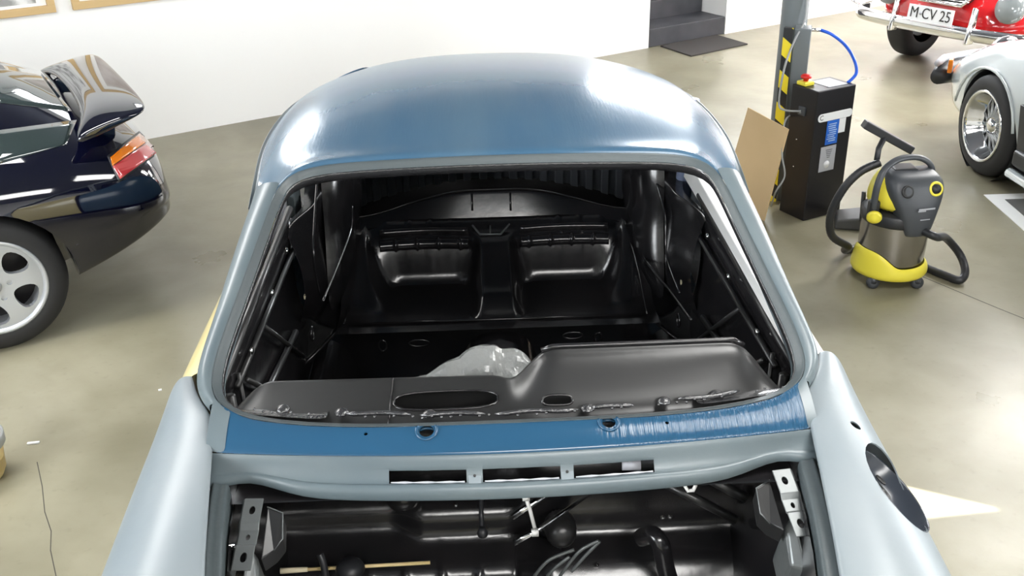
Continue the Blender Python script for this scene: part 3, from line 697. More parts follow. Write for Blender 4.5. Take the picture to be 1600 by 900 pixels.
h1, pr1 = stadium(-.146, 1.925, .232, .070, .8, 1.1); h2, pr2 = stadium(.098, 1.888, .066, .014, .8, 1.1)
cut(dash, h1, h2); sharpen(dash, 40)
def drim(name, pr, z_off, r_, m):
    pts = []
    for a, b2 in pr+[pr[0]]:
        t_ = (b2-1.805-.2*a*a)/((1.985 if a > .02 else 2.015-.02*a)-1.805-.2*a*a); pts.append(dash_pt(a, t_)+Vector((0, 0, z_off)))
    MB().tube(pts, r_, 6, cap=False).build(name, m, car)
drim('opening_rim', pr1, .001, .0028, 'black'); drim('slot_rim', pr2, .002, .003, 'black')
MB().tube([dash_pt(-.268, .1)+Vector((0, 0, .002)), dash_pt(-.268, .97)+Vector((0, 0, .002))], .0025, 6).build('dash_seam', 'black', car)
MB().tube([dash_pt(x, .97)+Vector((0, .006, .004)) for x in [.07+.0254*i for i in range(19)]], .006, 8).build('dash_rolled_edge', 'black', car)
MB().box((-.20, 1.905, .86), (.02, .01, .008)).build('dash_clip', 'whitepaint', car)
# wet looking flange with clips along the base of the opening
b = MB()
for (xa, xb) in ((-.36, -.22), (-.20, -.06), (-.04, .14), (.17, .26), (.36, .50)):
    pts = [Vector((x, 1.842+.19*x*x+.004*math.sin(x*40), .938)) for x in [xa+(xb-xa)*i/8 for i in range(9)]]
    b.tube(pts, [.002]+[.0055]*7+[.002], 8)
b.each('flange_bead', 'flange', car)
b = MB()
for x in (-.37, -.18, .16, .33, -.50, .45): b.lathe([(.018, -.004), (.016, .004), (.008, .009), (0, .010)], 14, Matrix.Translation((x, 1.852+.2*x*x, .930)))
b.each('flange_dimple', 'flange', car, sub=1)
b = MB()
for i in range(60):
    x = -.6+i*.0203
    if random.random() < .6: b.lathe([(.0035, 0), (.003, .003), (0, .004)], 6, Matrix.Translation((x, 1.828+.2*x*x+random.uniform(-.004, .008), .938)))
b.each('spot_weld', 'flange', car)
# corner gussets of the opening
for s in (-1, 1):
    rows = []
    for x in (.40, .47, .54, .59, .63):
        yb = 1.815+.2*x*x
        rows.append([Vector((s*x, yb, .935)), Vector((s*x, yb+.02, .932)), Vector((s*x, yb+.04+.02*math.sin(x*50), .926)), Vector((s*x, yb+.055, .905))])
    o = MB().grid(rows).build('corner_gusset', 'flange', car, sub=1)

# cabin tub
SEATY = [3.18, 3.20, 3.215, 3.24, 3.30, 3.36, 3.42, 3.48, 3.54, 3.58, 3.62, 3.64, 3.67, 3.70, 3.76, 3.90, 4.2]
def seat_z(x, y):
    a = abs(x)
    base = interp([(3.18, .15), (3.20, .28), (3.215, .405), (3.24, .42), (3.30, .42), (3.36, .42), (3.62, .44), (4.3, .44)], y)
    bowl = smoothstep(.07, .15, a)*(1-smoothstep(.36, .45, a))
    z = base - .085*bowl*smoothstep(3.26, 3.42, y)
    tun = 1-smoothstep(.050, .100, a)
    z += tun*(.075*smoothstep(3.20, 3.30, y)+.075*smoothstep(3.28, 3.56, y))
    z = z*(1-smoothstep(3.50, 3.61, y))+max(.60, .60)*smoothstep(3.50, 3.61, y)+.03*smoothstep(3.60, 3.68, y)
    sideup = smoothstep(.40, .50, a)*smoothstep(3.30, 3.60, y)
    z = max(z, .42+.20*sideup)
    return z
ys = [3.17+.0133*i for i in range(50)]
rows = []
for y in [3.165, 3.185, 3.2, 3.208]+[3.215+.0125*i for i in range(42)]:
    r_ = []
    for j in range(89):
        x = -.572+.013*j; z = seat_z(x, y)
        rib = max(0, math.cos(x*2*math.pi/.082))**10*smoothstep(3.55, 3.58, y)*(1-smoothstep(3.67, 3.69, y))*(1 if abs(x) > .09 else 0)
        r_.append(Vector((x, y, z+.010*rib)))
    rows.append(r_)
MB().grid(rows).build('rear_seat_pan', 'black', car, sub=0)
for s in (-1, 1):
    pts = [Vector((s*(.10+.0035*k_), 3.555+.02*math.cos((k_-48)/48*1.2), .575)) for k_ in range(97)]
    rr3 = [.021+.007*max(0, math.cos((.10+.0035*k_-.13)*2*math.pi/.082))**12 for k_ in range(97)]
    MB().tube(pts, rr3, 16).build('seat_back_roll', 'black', car)
    MB().tube([p+Vector((0, .035, .040)) for p in pts[::6]], .012, 10).build('shelf_bead', 'black', car)
# bulkhead behind the seat pan with arched top edge
def arch_z(x): return .632+.075*(1-smoothstep(.09, .50, abs(x)))
rows = []
for t_ in (0, .25, .5, .75, .94, 1.0, 1.02):
    rows.append([Vector((x, 3.68+.05*t_+(.04 if t_ > 1 else 0)-.06*smoothstep(.3, .58, abs(x)), .62+(arch_z(x)+.02-.62)*min(t_, 1)-(.05 if t_ > 1 else 0))) for x in [-.6+.03*i for i in range(41)]])
MB().grid(rows).build('rear_bulkhead', 'black', car, sub=1)
MB().tube([(x, 3.73-.06*smoothstep(.3, .58, abs(x)), arch_z(x)+.02) for x in [-.57+.03*i for i in range(39)]], .003, 6).build('bulkhead_edge', 'black', car)
b = MB()
for px in (737, 797): b.tube([cy(px, 301, 3.725), cy(px+1, 329, 3.69)], .004, 8)
b.each('bulkhead_bead', 'black', car)
b = MB(); b.tube([cy(738, 352, 3.62), cy(750, 366, 3.58), cy(782, 366, 3.58), cy(796, 350, 3.62)], .004, 6); b.tube([cy(766, 352, 3.62), cy(766, 370, 3.58)], .003, 6)
b.build('shift_bracket', 'steel', car)
b = MB()
for px, py in ((598, 366), (607, 358), (642, 366), (642, 356), (677, 370), (711, 372), (810, 372), (812, 355), (845, 368), (846, 352), (879, 350), (884, 364), (911, 348), (920, 362), (938, 345), (939, 358), (733, 418), (806, 418), (876, 332), (1061, 399), (1082, 399), (1018, 336)):
    b.lathe([(.005, -.003), (.005, .003), (0, .005)], 8, Matrix.Translation(cy(px, py, 3.60)))
# ribbed panel far behind
rows = []
for z in (0, 1):
    rows.append([Vector((x, 4.30+.02*(1 if (int((x+1)/.034) % 2) else 0), .56-.10*x*x/.3 if z == 0 else .86)) for x in [-.72+.0055*i for i in range(262)]])
MB().grid(rows).build('ribbed_firewall_pad', 'greyplastic', car, smooth=False)
MB().grid([[Vector((x, y, z)) for x in (-.74, 0, .74)] for y, z in ((4.36, .9), (4.38, .1))]).build('engine_bay_shield', 'black', car)
# tall rear wheel housings / quarter inner panels
def quarter_inner(s):
    rows = []
    #        y     x_top  bulge
    for z, xi, dy in [(1.10, .60, 0), (1.0, .575, 0), (.90, .555, .0), (.80, .545, 0), (.70, .545, 0), (.60, .55, 0), (.50, .57, 0), (.42, .60, 0), (.34, .64, 0), (.2, .66, 0)]:
        r_ = []
        for y, b_ in [(3.02, .10), (3.10, .095), (3.18, .075), (3.26, .05), (3.34, .062), (3.44, .055), (3.50, .030), (3.55, -.005), (3.63, -.035), (3.71, -.040), (3.79, -.015), (3.88, .03), (4.0, .06), (4.3, .07)]:
            k_ = .016*math.sin(z*13+y*7)
            r_.append(Vector((s*min(.70, xi+b_+k_), y, min(z, .875) if y < 3.49 else min(z, interp(ZR, y)-.06))))
        rows.append(r_)
    MB().grid(rows).build('quarter_inner_panel', 'black', car, sub=2)
for s in (-1, 1): quarter_inner(s)
for s in (-1, 1):                    # rounded wheel housings standing out of the quarter panels
    rows = []
    for z, yc, hw_, dp in [(1.08, 3.66, .13, .03), (1.02, 3.62, .16, .075), (.93, 3.59, .18, .098), (.83, 3.57, .185, .100), (.75, 3.55, .17, .082), (.69, 3.53, .165, .088), (.60, 3.49, .16, .092), (.52, 3.45, .15, .075), (.44, 3.42, .11, .03)]:
        rows.append([Vector((s*(.605-dp*max(0, math.cos(a_))**.8), yc+hw_*math.sin(a_), z)) for a_ in (-1.57, -1.2, -.8, -.4, 0, .4, .8, 1.2, 1.57)])
    MB().grid(rows).build('wheel_housing', 'black', car, sub=2)
# ridges flowing down the quarter inner panels
for s in (-1, 1):
    b = MB()
    if s > 0: L_ = [((1018, 262), (1038, 330), (1042, 400), (1062, 458)), ((962, 346), (985, 380), (1000, 432), (1011, 491)), ((990, 345), (1005, 400), (1045, 452), (1080, 500))]
    else: L_ = [((497, 262), (492, 330), (490, 400), (500, 460)), ((550, 322), (548, 360), (530, 410), (505, 470)), ((582, 360), (575, 400), (560, 440), (537, 506))]
    for pts, xx in zip(L_, (.60, .53, .56)):
        b.tube(smooth_path([cx(p[0], p[1], s*(xx-.02)) for p in pts]), .004, 6)
    b.each('panel_ridge', 'black', car)
# rear seat front: bulkhead, access holes
b = MB()
for px, py in ((598, 540), (935, 528)): 
    c0 = cy(px, py, 3.175); b.tube([c0+Vector((.014*math.cos(q*math.pi/5), 0, .022*math.sin(q*math.pi/5))) for q in range(11)], .0035, 6, cap=False)
for px, py in ((655, 536), (895, 524)):
    c0 = cy(px, py, 3.175); b.tube([c0+Vector((.035*math.cos(q*math.pi/8), 0, .013*math.sin(q*math.pi/8))) for q in range(17)], .0035, 6, cap=False)
b.each('seat_belt_anchor_rim', 'black', car)
b = MB().tube([cz(546, 507, .425), cz(770, 499, .425), cz(1008, 491, .425)], .005, 8); b.build('seat_pan_edge', 'black', car)
# floor, sills and inner sides
rows = []
for y in (1.95, 2.1, 2.4, 2.7, 3.0, 3.19):
    rows.append([Vector((x, y, (.16 if abs(x) > .14 else .40 if abs(x) < .08 else .34)+(.12 if y < 2.05 else 0))) for x in (-.66, -.55, -.4, -.25, -.16, -.13, -.07, .07, .13, .16, .25, .4, .55, .66)])
MB().grid(rows).build('floor_pan', 'black', car, sub=1)
for s in (-1, 1):
    MB().grid([[Vector((s*x, y, z)) for x, z in ((.50, .15), (.535, .22), (.56, .30), (.62, .33), (.66, .34), (.675, .25))] for y in (1.95, 2.4, 2.9, 3.3)]).build('sill', 'black', car, sub=1)
    # diagonal member from the seat pan corner down to the sill
    p = [cz(*( (1011, 491) if s > 0 else (537, 506)), .42), cz(*((1045, 520) if s > 0 else (505, 540)), .40), cz(*((1082, 548) if s > 0 else (470, 575)), .36)]
    b = MB().tube(p, .006, 8); b.build('kick_edge', 'black', car)
    a = [v+Vector((0, .0, 0)) for v in p]; MB().grid([a, [v+Vector((s*.10, .02, -.02)) for v in a], [v+Vector((s*.14, .05, .10)) for v in a]]).build('seat_side_web', 'blacksatin', car, sub=1, solid=.003)
    # seat belt hole
    c0 = cx(1060 if s > 0 else 488, 500 if s > 0 else 521, s*.60); b = MB().tube([c0+Vector((0, .022*math.cos(q*math.pi/6), .022*math.sin(q*math.pi/6))) for q in range(13)], .004, 6, cap=False); b.build('belt_hole_rim', 'black', car)
    c0 = cx(1065 if s > 0 else 475, 441 if s > 0 else 464, s*.62); MB().lathe([(.0, 0), (.007, 0), (.009, .003), (0, .004)], 12, Matrix.Translation(c0) @ Matrix.Rotation(-s*math.pi/2, 4, 'Y')).build('rubber_plug', 'woodtip', car)
# underside plate and stands so the shell rests on the floor
MB().prism([(-.78, 1.0, .10), (.78, 1.0, .10), (.74, 5.1, .14), (-.74, 5.1, .14)], [(-.78, 1.0, .13), (.78, 1.0, .13), (.74, 5.1, .17), (-.74, 5.1, .17)]).build('underbody', 'black', car, smooth=False)
b = MB()
for sx_ in (-.45, .45):
    for yy in (1.5, 4.2): b.lathe([(.09, -.15), (.09, -.14), (.02, -.08), (.03, .10)], 12, Matrix.Translation((sx_, yy, 0)))
b.each('support_stand', 'blackmetal', car)

# crumpled film lying on the cabin floor behind the dashboard
def film():
    P = [(640, 585), (690, 560), (722, 548), (745, 538), (770, 531), (785, 545), (800, 540), (822, 548), (840, 565), (845, 590)]
    rows = []
    rnd = random.Random(3)
    for k_ in range(9):
        t_ = k_/8; r_ = []
        for i, (px, py) in enumerate(P):
            base = by(px, 640, 2.28)
            top = by(px, py, 2.28)
            p = top*(1-t_)+Vector((top.x, 2.28, .60))*t_
            p = p+Vector((rnd.uniform(-.012, .012), -.11*math.sin(math.pi*t_*.8)+rnd.uniform(-.02, .02), rnd.uniform(-.01, .01)))
            r_.append(p)
        rows.append(r_)
    back = [[p+Vector((rnd.uniform(-.01, .01), .05+.16*k_/3, -.03-.17*k_/3)) for p in rows[0]] for k_ in range(1, 4)]
    rows = back[::-1]+rows
    return MB().grid(rows)
o = film().build('plastic_film', 'foil', smooth=False, sub=2)
txx = bpy.data.textures.new('crumple', 'VORONOI'); txx.noise_scale = .09; md = o.modifiers.new('d', 'DISPLACE'); md.texture = txx; md.strength = .032; md.mid_level = .5; md.texture_coords = 'GLOBAL'; md = o.modifiers.new('s', 'SOLIDIFY'); md.thickness = .0008; tag(o, 'crumpled clear plastic film inside the cabin behind the black dashboard', 'plastic film')
# box carrying it (transmission tunnel front)
MB().prism([(-.34, 2.2, .16), (.12, 2.2, .16), (.12, 2.5, .16), (-.34, 2.5, .16)], [(-.34, 2.2, .452), (.12, 2.2, .452), (.12, 2.5, .452), (-.34, 2.5, .452)]).build('pedal_box', 'black', car, smooth=False, bev=.01)

# wooden stick in the luggage compartment
b = empty('wooden_stick', by(555, 886, 1.80), 'thin pale wooden stick lying across the open front luggage compartment', 'stick')
a0, a1 = by(438, 892, 1.82), by(672, 879, 1.84)
def rel(o, root): o.parent = root; o.matrix_parent_inverse = Matrix.Translation(-Vector(root.location)); return o
rel(MB().tube([a0.lerp(a1, .18), a1], .0042, 8).build('shaft', 'wood'), b); rel(MB().tube([a0, a0.lerp(a1, .18)], [.007, .0055], 8).build('painted_tip', 'woodtip'), b)
o = MB().tube(smooth_path([by(500, 866, 1.80), by(505, 880, 1.79), by(510, 905, 1.78)]), .008, 10).build('black_drain_hose', 'blackplastic'); tag(o, 'short black hose end standing in front of the pale wooden stick', 'hose')
c0 = by(547, 887, 1.79); o = MB().lathe([(0, .018), (.02, .016), (.030, .006), (.034, -.006), (.02, -.012)], 14, Matrix.Translation(c0)).build('black_rubber_cap', 'blackplastic'); tag(o, 'black rubber cap on the middle of the pale wooden stick', 'rubber cap')

# ------------------------------------------------------------------ wheels for the other cars
def wheel(parent, loc, axis_out, rad, width, rimr, style):
    # axis_out: unit vector pointing to the outer face, in parent space
    z = Vector(axis_out); x = Vector((0, 0, 1)); y = z.cross(x); mt = frame_mtx(Vector(loc), x, y, z)
    r_ = empty('wheel', (0, 0, 0), '', ''); del r_['label'], r_['category']; r_.parent = parent
    w2 = width/2
    MB().lathe([(rimr, -w2), (rimr+.01, -w2-.004), (rad-.03, -w2), (rad-.006, -w2+.025), (rad, -w2+.05), (rad, w2-.05), (rad-.006, w2-.025), (rad-.03, w2), (rimr+.02, w2+.006), (rimr, w2)], 56, mt, cap=False).build('tyre', 'tyre', r_)
    if style == 'five':
        MB().lathe([(rimr+.004, w2-.01), (rimr+.006, w2+.004), (rimr-.004, w2+.006), (rimr-.014, w2), (rimr-.02, w2-.03), (rimr-.03, w2-.12)], 56, mt, cap=False).build('rim', 'alloy', r_)
        d = MB().lathe([(rimr-.012, w2-.028), (rimr-.014, w2-.010), (rimr*.75, w2-.004), (rimr*.4, w2-.012), (rimr*.2, w2-.016), (.0001, w2-.016), (.0001, w2-.035), (rimr*.4, w2-.04), (rimr*.8, w2-.04), (rimr-.012, w2-.028)], 60, mt, cap=False).build('spoke_disc', 'alloy', r_)
        fix_normals(d); cm = MB()
        for k_ in range(5):
            q = 2*math.pi*(k_+.35)/5; pr = []
            for j in range(20):
                a = 2*math.pi*j/20; rr2 = rimr*.62+rimr*.235*math.cos(a); tt = rimr*.255*math.sin(a)*(1+.35*math.cos(a))
                pr.append((rr2*math.cos(q)-tt*math.sin(q), rr2*math.sin(q)+tt*math.cos(q)))
            cm.prism([mt @ Vector((a, b2, w2-.1)) for a, b2 in pr], [mt @ Vector((a, b2, w2+.1)) for a, b2 in pr])
        for k_ in range(5):
            q = 2*math.pi*(k_+.85)/5; pr = [(rimr*.30*math.cos(q)+.013*math.cos(j*math.pi/5), rimr*.30*math.sin(q)+.013*math.sin(j*math.pi/5)) for j in range(10)]
            cm.prism([mt @ Vector((a, b2, w2-.025)) for a, b2 in pr], [mt @ Vector((a, b2, w2+.1)) for a, b2 in pr])
        cut(d, cm); sharpen(d, 40)
        MB().lathe([(rimr-.03, w2-.12), (.05, w2-.12), (.0001, w2-.11)], 32, mt, cap=False).build('brake_disc', 'blackmetal', r_)
        MB().lathe([(.032, w2-.016), (.030, w2-.006), (.0001, w2-.004)], 20, mt, cap=False).build('centre_cap', 'alloy', r_)
    else:
        MB().lathe([(rimr+.006, w2), (rimr+.008, w2+.010), (rimr-.006, w2+.010), (rimr-.012, w2-.01), (rimr-.024, w2-.03), (rimr-.034, w2-.06), (rimr-.045, w2-.075), (rimr-.06, w2-.11)], 56, mt, cap=False).build('rim', 'chrome', r_)
        b = MB()
        for k_ in range(16):
            q = 2*math.pi*k_/16
            for dq in (-.18, .18):
                b.tube([mt @ Vector((.045*math.cos(q), .045*math.sin(q), w2-.065)), mt @ Vector(((rimr-.05)*math.cos(q+dq), (rimr-.05)*math.sin(q+dq), w2-.095))], [.007, .006], 6)
        b.build('mesh_spokes', 'alloy', r_)
        MB().lathe([(.055, w2-.085), (.05, w2-.05), (.022, w2-.035), (.0001, w2-.035)], 20, mt, cap=False).build('centre_cap', 'chrome', r_)
        MB().lathe([(rimr-.05, w2-.14), (.0001, w2-.14)], 32, mt, cap=False).build('brake_disc', 'blackmetal', r_)
    return r_
def world_tree(o):
    dg = bpy.context.evaluated_depsgraph_get(); dg.update(); ev = o.evaluated_get(dg); me = ev.to_mesh(); mw = o.matrix_world.copy()
    t = BVHTree.FromPolygons([mw @ v.co for v in me.vertices], [tuple(p.vertices) for p in me.polygons]); ev.to_mesh_clear(); return t
def on(tree, px, py, off=.0):
    d = ray(px, py).normalized(); h = tree.ray_cast(CAM, d)
    if h[0] is None: return None
    n = h[1] if h[1].dot(d) < 0 else -h[1]
    return h[0]+n*off
def decal(tree, quad, nx, ny, name, m, parent, inv, off=.004, solid=.003):
    (a, b_, c_, d_) = [Vector((*q, 0)) for q in quad]; rows = []; prev = None
    for j in range(ny+1):
        r_ = []
        for i in range(nx+1):
            u, v = i/nx, j/ny; p = (a*(1-u)+b_*u)*(1-v)+(d_*(1-u)+c_*u)*v; h = on(tree, p.x, p.y, off)
            if h is None: h = prev
            prev = h; r_.append(inv @ h)
        rows.append(r_)
    return MB().grid(rows).build(name, m, parent, solid=solid)
def loft_body(name, stations, W, m, parent, mirror=True, sub=2):
    rows = []
    for u, pts in stations:
        half = [Vector((u, v, z)) for v, z in pts]
        other = [Vector((u, 2*W-v, z)) for v, z in pts][::-1]
        rows.append(half+other[1:] if abs(pts[-1][0]-W) < 1e-4 else half+other)
    n = len(rows[0]); mb = MB().grid(rows, close=True)
    mb.add(rows[0], [tuple(range(n))]); mb.add(rows[-1], [tuple(range(n))[::-1]])
    o = mb.build(name, m, parent); bm = bmesh.new(); bm.from_mesh(o.data); bmesh.ops.remove_doubles(bm, verts=bm.verts, dist=1e-5); bmesh.ops.recalc_face_normals(bm, faces=bm.faces); bm.to_mesh(o.data); bm.free()
    md = o.modifiers.new('u', 'SUBSURF'); md.levels = md.render_levels = sub
    return o

# ------------------------------------------------------------------ dark blue coupe on the left
K = R(28)
gt = empty('sports_car', bz(20, 555, 0), 'glossy midnight blue coupe with a raised rear spoiler parked by the white wall', 'car', K)
GT = []
for u, zc, z1, z2, z3, z4, ins in [(-3.45, .60, .60, .58, .56, .53, .32), (-3.3, .68, .68, .66, .64, .60, .14), (-2.9, .77, .77, .76, .75, .70, .04), (-2.4, .83, .83, .83, .83, .78, .02), (-1.95, .93, .92, .90, .87, .80, .03), (-1.6, 1.12, 1.10, 1.00, .89, .81, .04),
        (-1.15, 1.25, 1.23, 1.12, .91, .81, .04), (-.6, 1.27, 1.25, 1.13, .92, .82, .02), (-.25, 1.22, 1.20, 1.08, .93, .84, .0), (.1, 1.17, 1.14, 1.03, .925, .85, 0), (.38, 1.07, 1.045, .965, .895, .835, 0), (.62, .94, .925, .895, .86, .81, .015), (.80, .86, .85, .835, .81, .765, .06), (.91, .79, .785, .775, .75, .70, .13), (.975, .68, .68, .67, .65, .60, .22)]:
    lo = .22 if u < .2 else .29+(u-.35)*.30 if u > .3 else .25
    u = u if u < .5 else .5+(u-.5)*.78
    GT.append((u, [(.92, zc), (.62+ins*.3, z1), (.36+ins*.5, z2), (.20+ins*.7, z3), (.07+ins, z4), (.0+ins, .64 if z4 > .7 else z4-.08), (.0+ins, .52), (.015+ins, max(.36, lo+.08)), (.03+ins, lo), (.06+ins, lo-.01), (.92, lo-.02)]))
gb = loft_body('body', GT, .92, 'darkblue', gt); bake(gb)
cm = MB(); mt = lambda u: Matrix.Translation((u, 0, .315)) @ Matrix.Rotation(-math.pi/2, 4, 'X')
for u in (0, -2.5): cm.lathe([(.355, -.3), (.355, .30)], 40, mt(u)); cm.lathe([(.355, -.3), (.355, .30)], 40, Matrix.Translation((u, 1.84, .315)) @ Matrix.Rotation(math.pi/2, 4, 'X'))
cut(gb, cm); sharpen(gb, 50)
for u in (0, -2.5):
    wheel(gt, (u, .16, .315), (0, -1, 0), .315, .215, .218, 'five')
    MB().grid([[Vector((u+r_*math.cos(q*math.pi/16), v_, .315+r_*math.sin(q*math.pi/16))) for q in range(0, 17)] for r_, v_ in ((.352, .05), (.352, .36), (.01, .36))]).build('wheel_well', 'blackplastic', gt)
bpy.context.view_layer.update()
inv = gt.matrix_world.inverted(); tr = world_tree(gb)
decal(tr, [(167, 244), (217, 205), (251, 237), (186, 285)], 12, 8, 'lamp_surround', 'blackplastic', gt, inv, .002, -.002)
decal(tr, [(172, 247), (217, 210), (229, 222), (175, 260)], 12, 4, 'indicator_lens', 'orange', gt, inv, .008, -.004)
decal(tr, [(175.6, 261), (229.6, 223), (247, 237), (187, 280)], 12, 6, 'tail_lens', 'redlens', gt, inv, .008, -.004)
# hatch glass
decal(tr, [(-8, 101), (62, 112), (112, 174), (-8, 160)], 12, 8, 'hatch_glass', 'glass', gt, inv, .003, -.003)
decal(tr, [(-8, 205), (120, 188), (104, 226), (-8, 258)], 10, 5, 'side_glass', 'glass', gt, inv, .003, -.003)
b = MB().tube([Vector((.12, .45, 1.06)), Vector((.30, .55, 1.04)), Vector((.33, .85, 1.055))], .006, 6); b.build('rear_wiper', 'blackplastic', gt)
# spoiler
SPW = []
for v, u0, u1, z0, z1_, th0 in [(.015, .46, .72, .945, 1.000, .055), (.03, .455, .76, .950, 1.010, .062), (.06, .46, .785, .965, 1.018, .062), (.14, .50, .795, .995, 1.025, .05), (.30, .53, .80, 1.012, 1.03, .045), (.665, .54, .80, 1.018, 1.032, .045),
        (1.03, .53, .80, 1.012, 1.03, .045), (1.19, .50, .795, .995, 1.025, .05), (1.27, .46, .785, .965, 1.018, .062), (1.30, .455, .76, .950, 1.010, .062), (1.315, .46, .72, .945, 1.000, .055)]:
    SPW.append([Vector((u, v, z)) for u, z in ((u0, z0-th0*.8), (u0+.01, z0-th0*.2), (u0+.05, z0+.012), ((u0+u1)/2, (z0+z1_)/2+.012), (u1-.02, z1_+.002), (u1, z1_-.010), (u1-.02, z1_-.020), ((u0+u1)/2, (z0+z1_)/2-th0*.55))])
sp_ = MB().grid([r_+[r_[0]] for r_ in SPW]); sp_.add(SPW[0], [tuple(range(8))]); sp_.add(SPW[-1], [tuple(range(8))])
spo = sp_.build('rear_spoiler', 'darkblue', gt)
bm = bmesh.new(); bm.from_mesh(spo.data); bmesh.ops.remove_doubles(bm, verts=bm.verts, dist=1e-5); bmesh.ops.recalc_face_normals(bm, faces=bm.faces); bm.to_mesh(spo.data); bm.free()
md = spo.modifiers.new('u', 'SUBSURF'); md.levels = md.render_levels = 2
b = MB()
for v in (.26, 1.12): b.prism([(.55, v, .86), (.66, v, .84), (.66, v+.03, .84), (.55, v+.03, .86)], [(.56, v, .99), (.68, v, 1.0), (.68, v+.03, 1.0), (.56, v+.03, .99)])
b.each('spoiler_foot', 'darkblue', gt, smooth=False, bev=.01)
b = MB().lathe([(.032, 0), (.035, .0), (.035, .16), (.028, .16), (.028, 0)], 20, Matrix.Translation((.62, .36, .37)) @ Matrix.Rotation(R(85), 4, 'Y')); b.build('exhaust_tip', 'stainless', gt)

# ------------------------------------------------------------------ silver white coupe on the right, facing away
wc = empty('sports_car', Vector((3.10, 6.03, 0)), 'silver-white coupe with deep polished mesh wheels at the right edge of the picture', 'car', R(90+3))
WC = []    # local x forward, y to the left is the near side, so v runs towards -y
for u, zc, z1, z2, z3, z4, ins in [(.86, .44, .44, .43, .42, .40, .34), (.80, .50, .50, .50, .49, .46, .20), (.68, .58, .57, .58, .60, .56, .10), (.50, .66, .64, .68, .70, .66, .045), (.25, .73, .70, .77, .80, .76, .01), (.0, .80, .76, .83, .86, .81, -.02), (-.3, .87, .84, .88, .895, .82, -.01), (-.6, .93, .92, .91, .90, .81, .03),
        (-.95, 1.14, 1.12, 1.05, .91, .81, .05), (-1.3, 1.28, 1.26, 1.12, .92, .81, .05), (-1.9, 1.29, 1.26, 1.12, .92, .81, .0), (-2.5, 1.10, 1.08, 1.0, .92, .85, -.05), (-3.1, .85, .85, .84, .82, .78, .02), (-3.3, .6, .6, .6, .58, .55, .15)]:
    WC.append((u, [(.86, zc), (.58+ins*.3, z1), (.40+ins*.4, z2), (.22+ins*.7, z3), (.07+ins, z4), (.0+ins, .62 if z4 > .7 else z4-.06), (.0+ins, .46), (.02+ins, .34), (.05+ins, .22), (.3+ins*.4, .2), (.86, .2)]))
WC = [(u, [(-v, z) for v, z in pts]) for u, pts in WC]
wb = loft_body('body', WC, -.86, 'whitecar', wc); bake(wb)
cm = MB()
for u in (0, -2.27):
    for yy, sg in ((0, 1), (-1.72, -1)): cm.lathe([(.352, -.28), (.352, .3)], 40, Matrix.Translation((u, yy, .315)) @ Matrix.Rotation(-math.pi/2*sg, 4, 'X'))
cut(wb, cm); sharpen(wb, 50)
for u in (0, -2.27):
    wheel(wc, (u, -.10, .315), (0, 1, 0), .315, .20, .215, 'mesh')
    MB().lathe([(.345, .0), (.345, .25), (.1, .26)], 40, Matrix.Translation((u, -.03, .315)) @ Matrix.Rotation(math.pi/2, 4, 'X'), cap=False).build('wheel_well', 'blackplastic', wc)
    # arch lip
    b = MB().tube([(u+.357*math.cos(q*math.pi/18), .012+.0*q, .315+.357*math.sin(q*math.pi/18)) for q in range(1, 18)], .009, 8); b.build('arch_lip', 'whitecar', wc)
MB().tube([(.70, -.03, .44), (.80, -.12, .44), (.90, -.30, .44), (.93, -.86, .44), (.90, -1.42, .44), (.80, -1.60, .44), (.70, -1.69, .44)], [.05, .075, .085, .09, .085, .075, .05], 14).build('front_bumper', 'blackplastic', wc)
MB().tube([(.74, -.03, .52), (.86, -.14, .525), (.95, -.40, .525), (.96, -.86, .525), (.9, -1.5, .52)], [.02, .028, .03, .03, .02], 10).build('bumper_top', 'label_grey', wc)
bpy.context.view_layer.update(); trw = world_tree(wb); invw = wc.matrix_world.inverted()
MB().box((.66, -.085, .53), (.10, .03, .09), rotz(R(-30))).build('indicator_lens', 'orange', wc, smooth=False, bev=.008)
MB().box((-1.15, -.0, .26), (1.45, .07, .10)).build('sill_cover', 'blackplastic', wc, smooth=False, bev=.02)
MB().tube([(-.42, .025, .16), (-1.9, .025, .16)], .03, 10).build('sill_pipe', 'whitecar', wc)
MB().prism([(-.42, -.01, .30), (-1.95, -.01, .30), (-1.95, .012, .30), (-.42, .012, .30)], [(-.37, -.01, .56), (-1.95, -.01, .60), (-1.95, .014, .60), (-.37, .014, .56)]).build('door_shade_panel', 'blackplastic', wc, smooth=False, bev=.005, label='black panel imitating a dark reflection on the flank behind the front wheel')  # the door's dark reflection is put in as an added black sheet
b = MB(); b.lathe([(.0, .06), (.06, .055), (.095, .03), (.10, -.05)], 24, Matrix.Translation((.42, -.30, .69)) @ Matrix.Rotation(R(50), 4, 'Y')); b.build('headlight', 'chrome', wc, sub=1)
MB().grid([[Vector((-.62, y_, .945)) for y_ in (-.25, -.5, -.86, -1.2, -1.47)], [Vector((-.95, y_, 1.16)) for y_ in (-.36, -.55, -.86, -1.15, -1.36)]]).build('windscreen', 'glass', wc, sub=1, solid=.01)

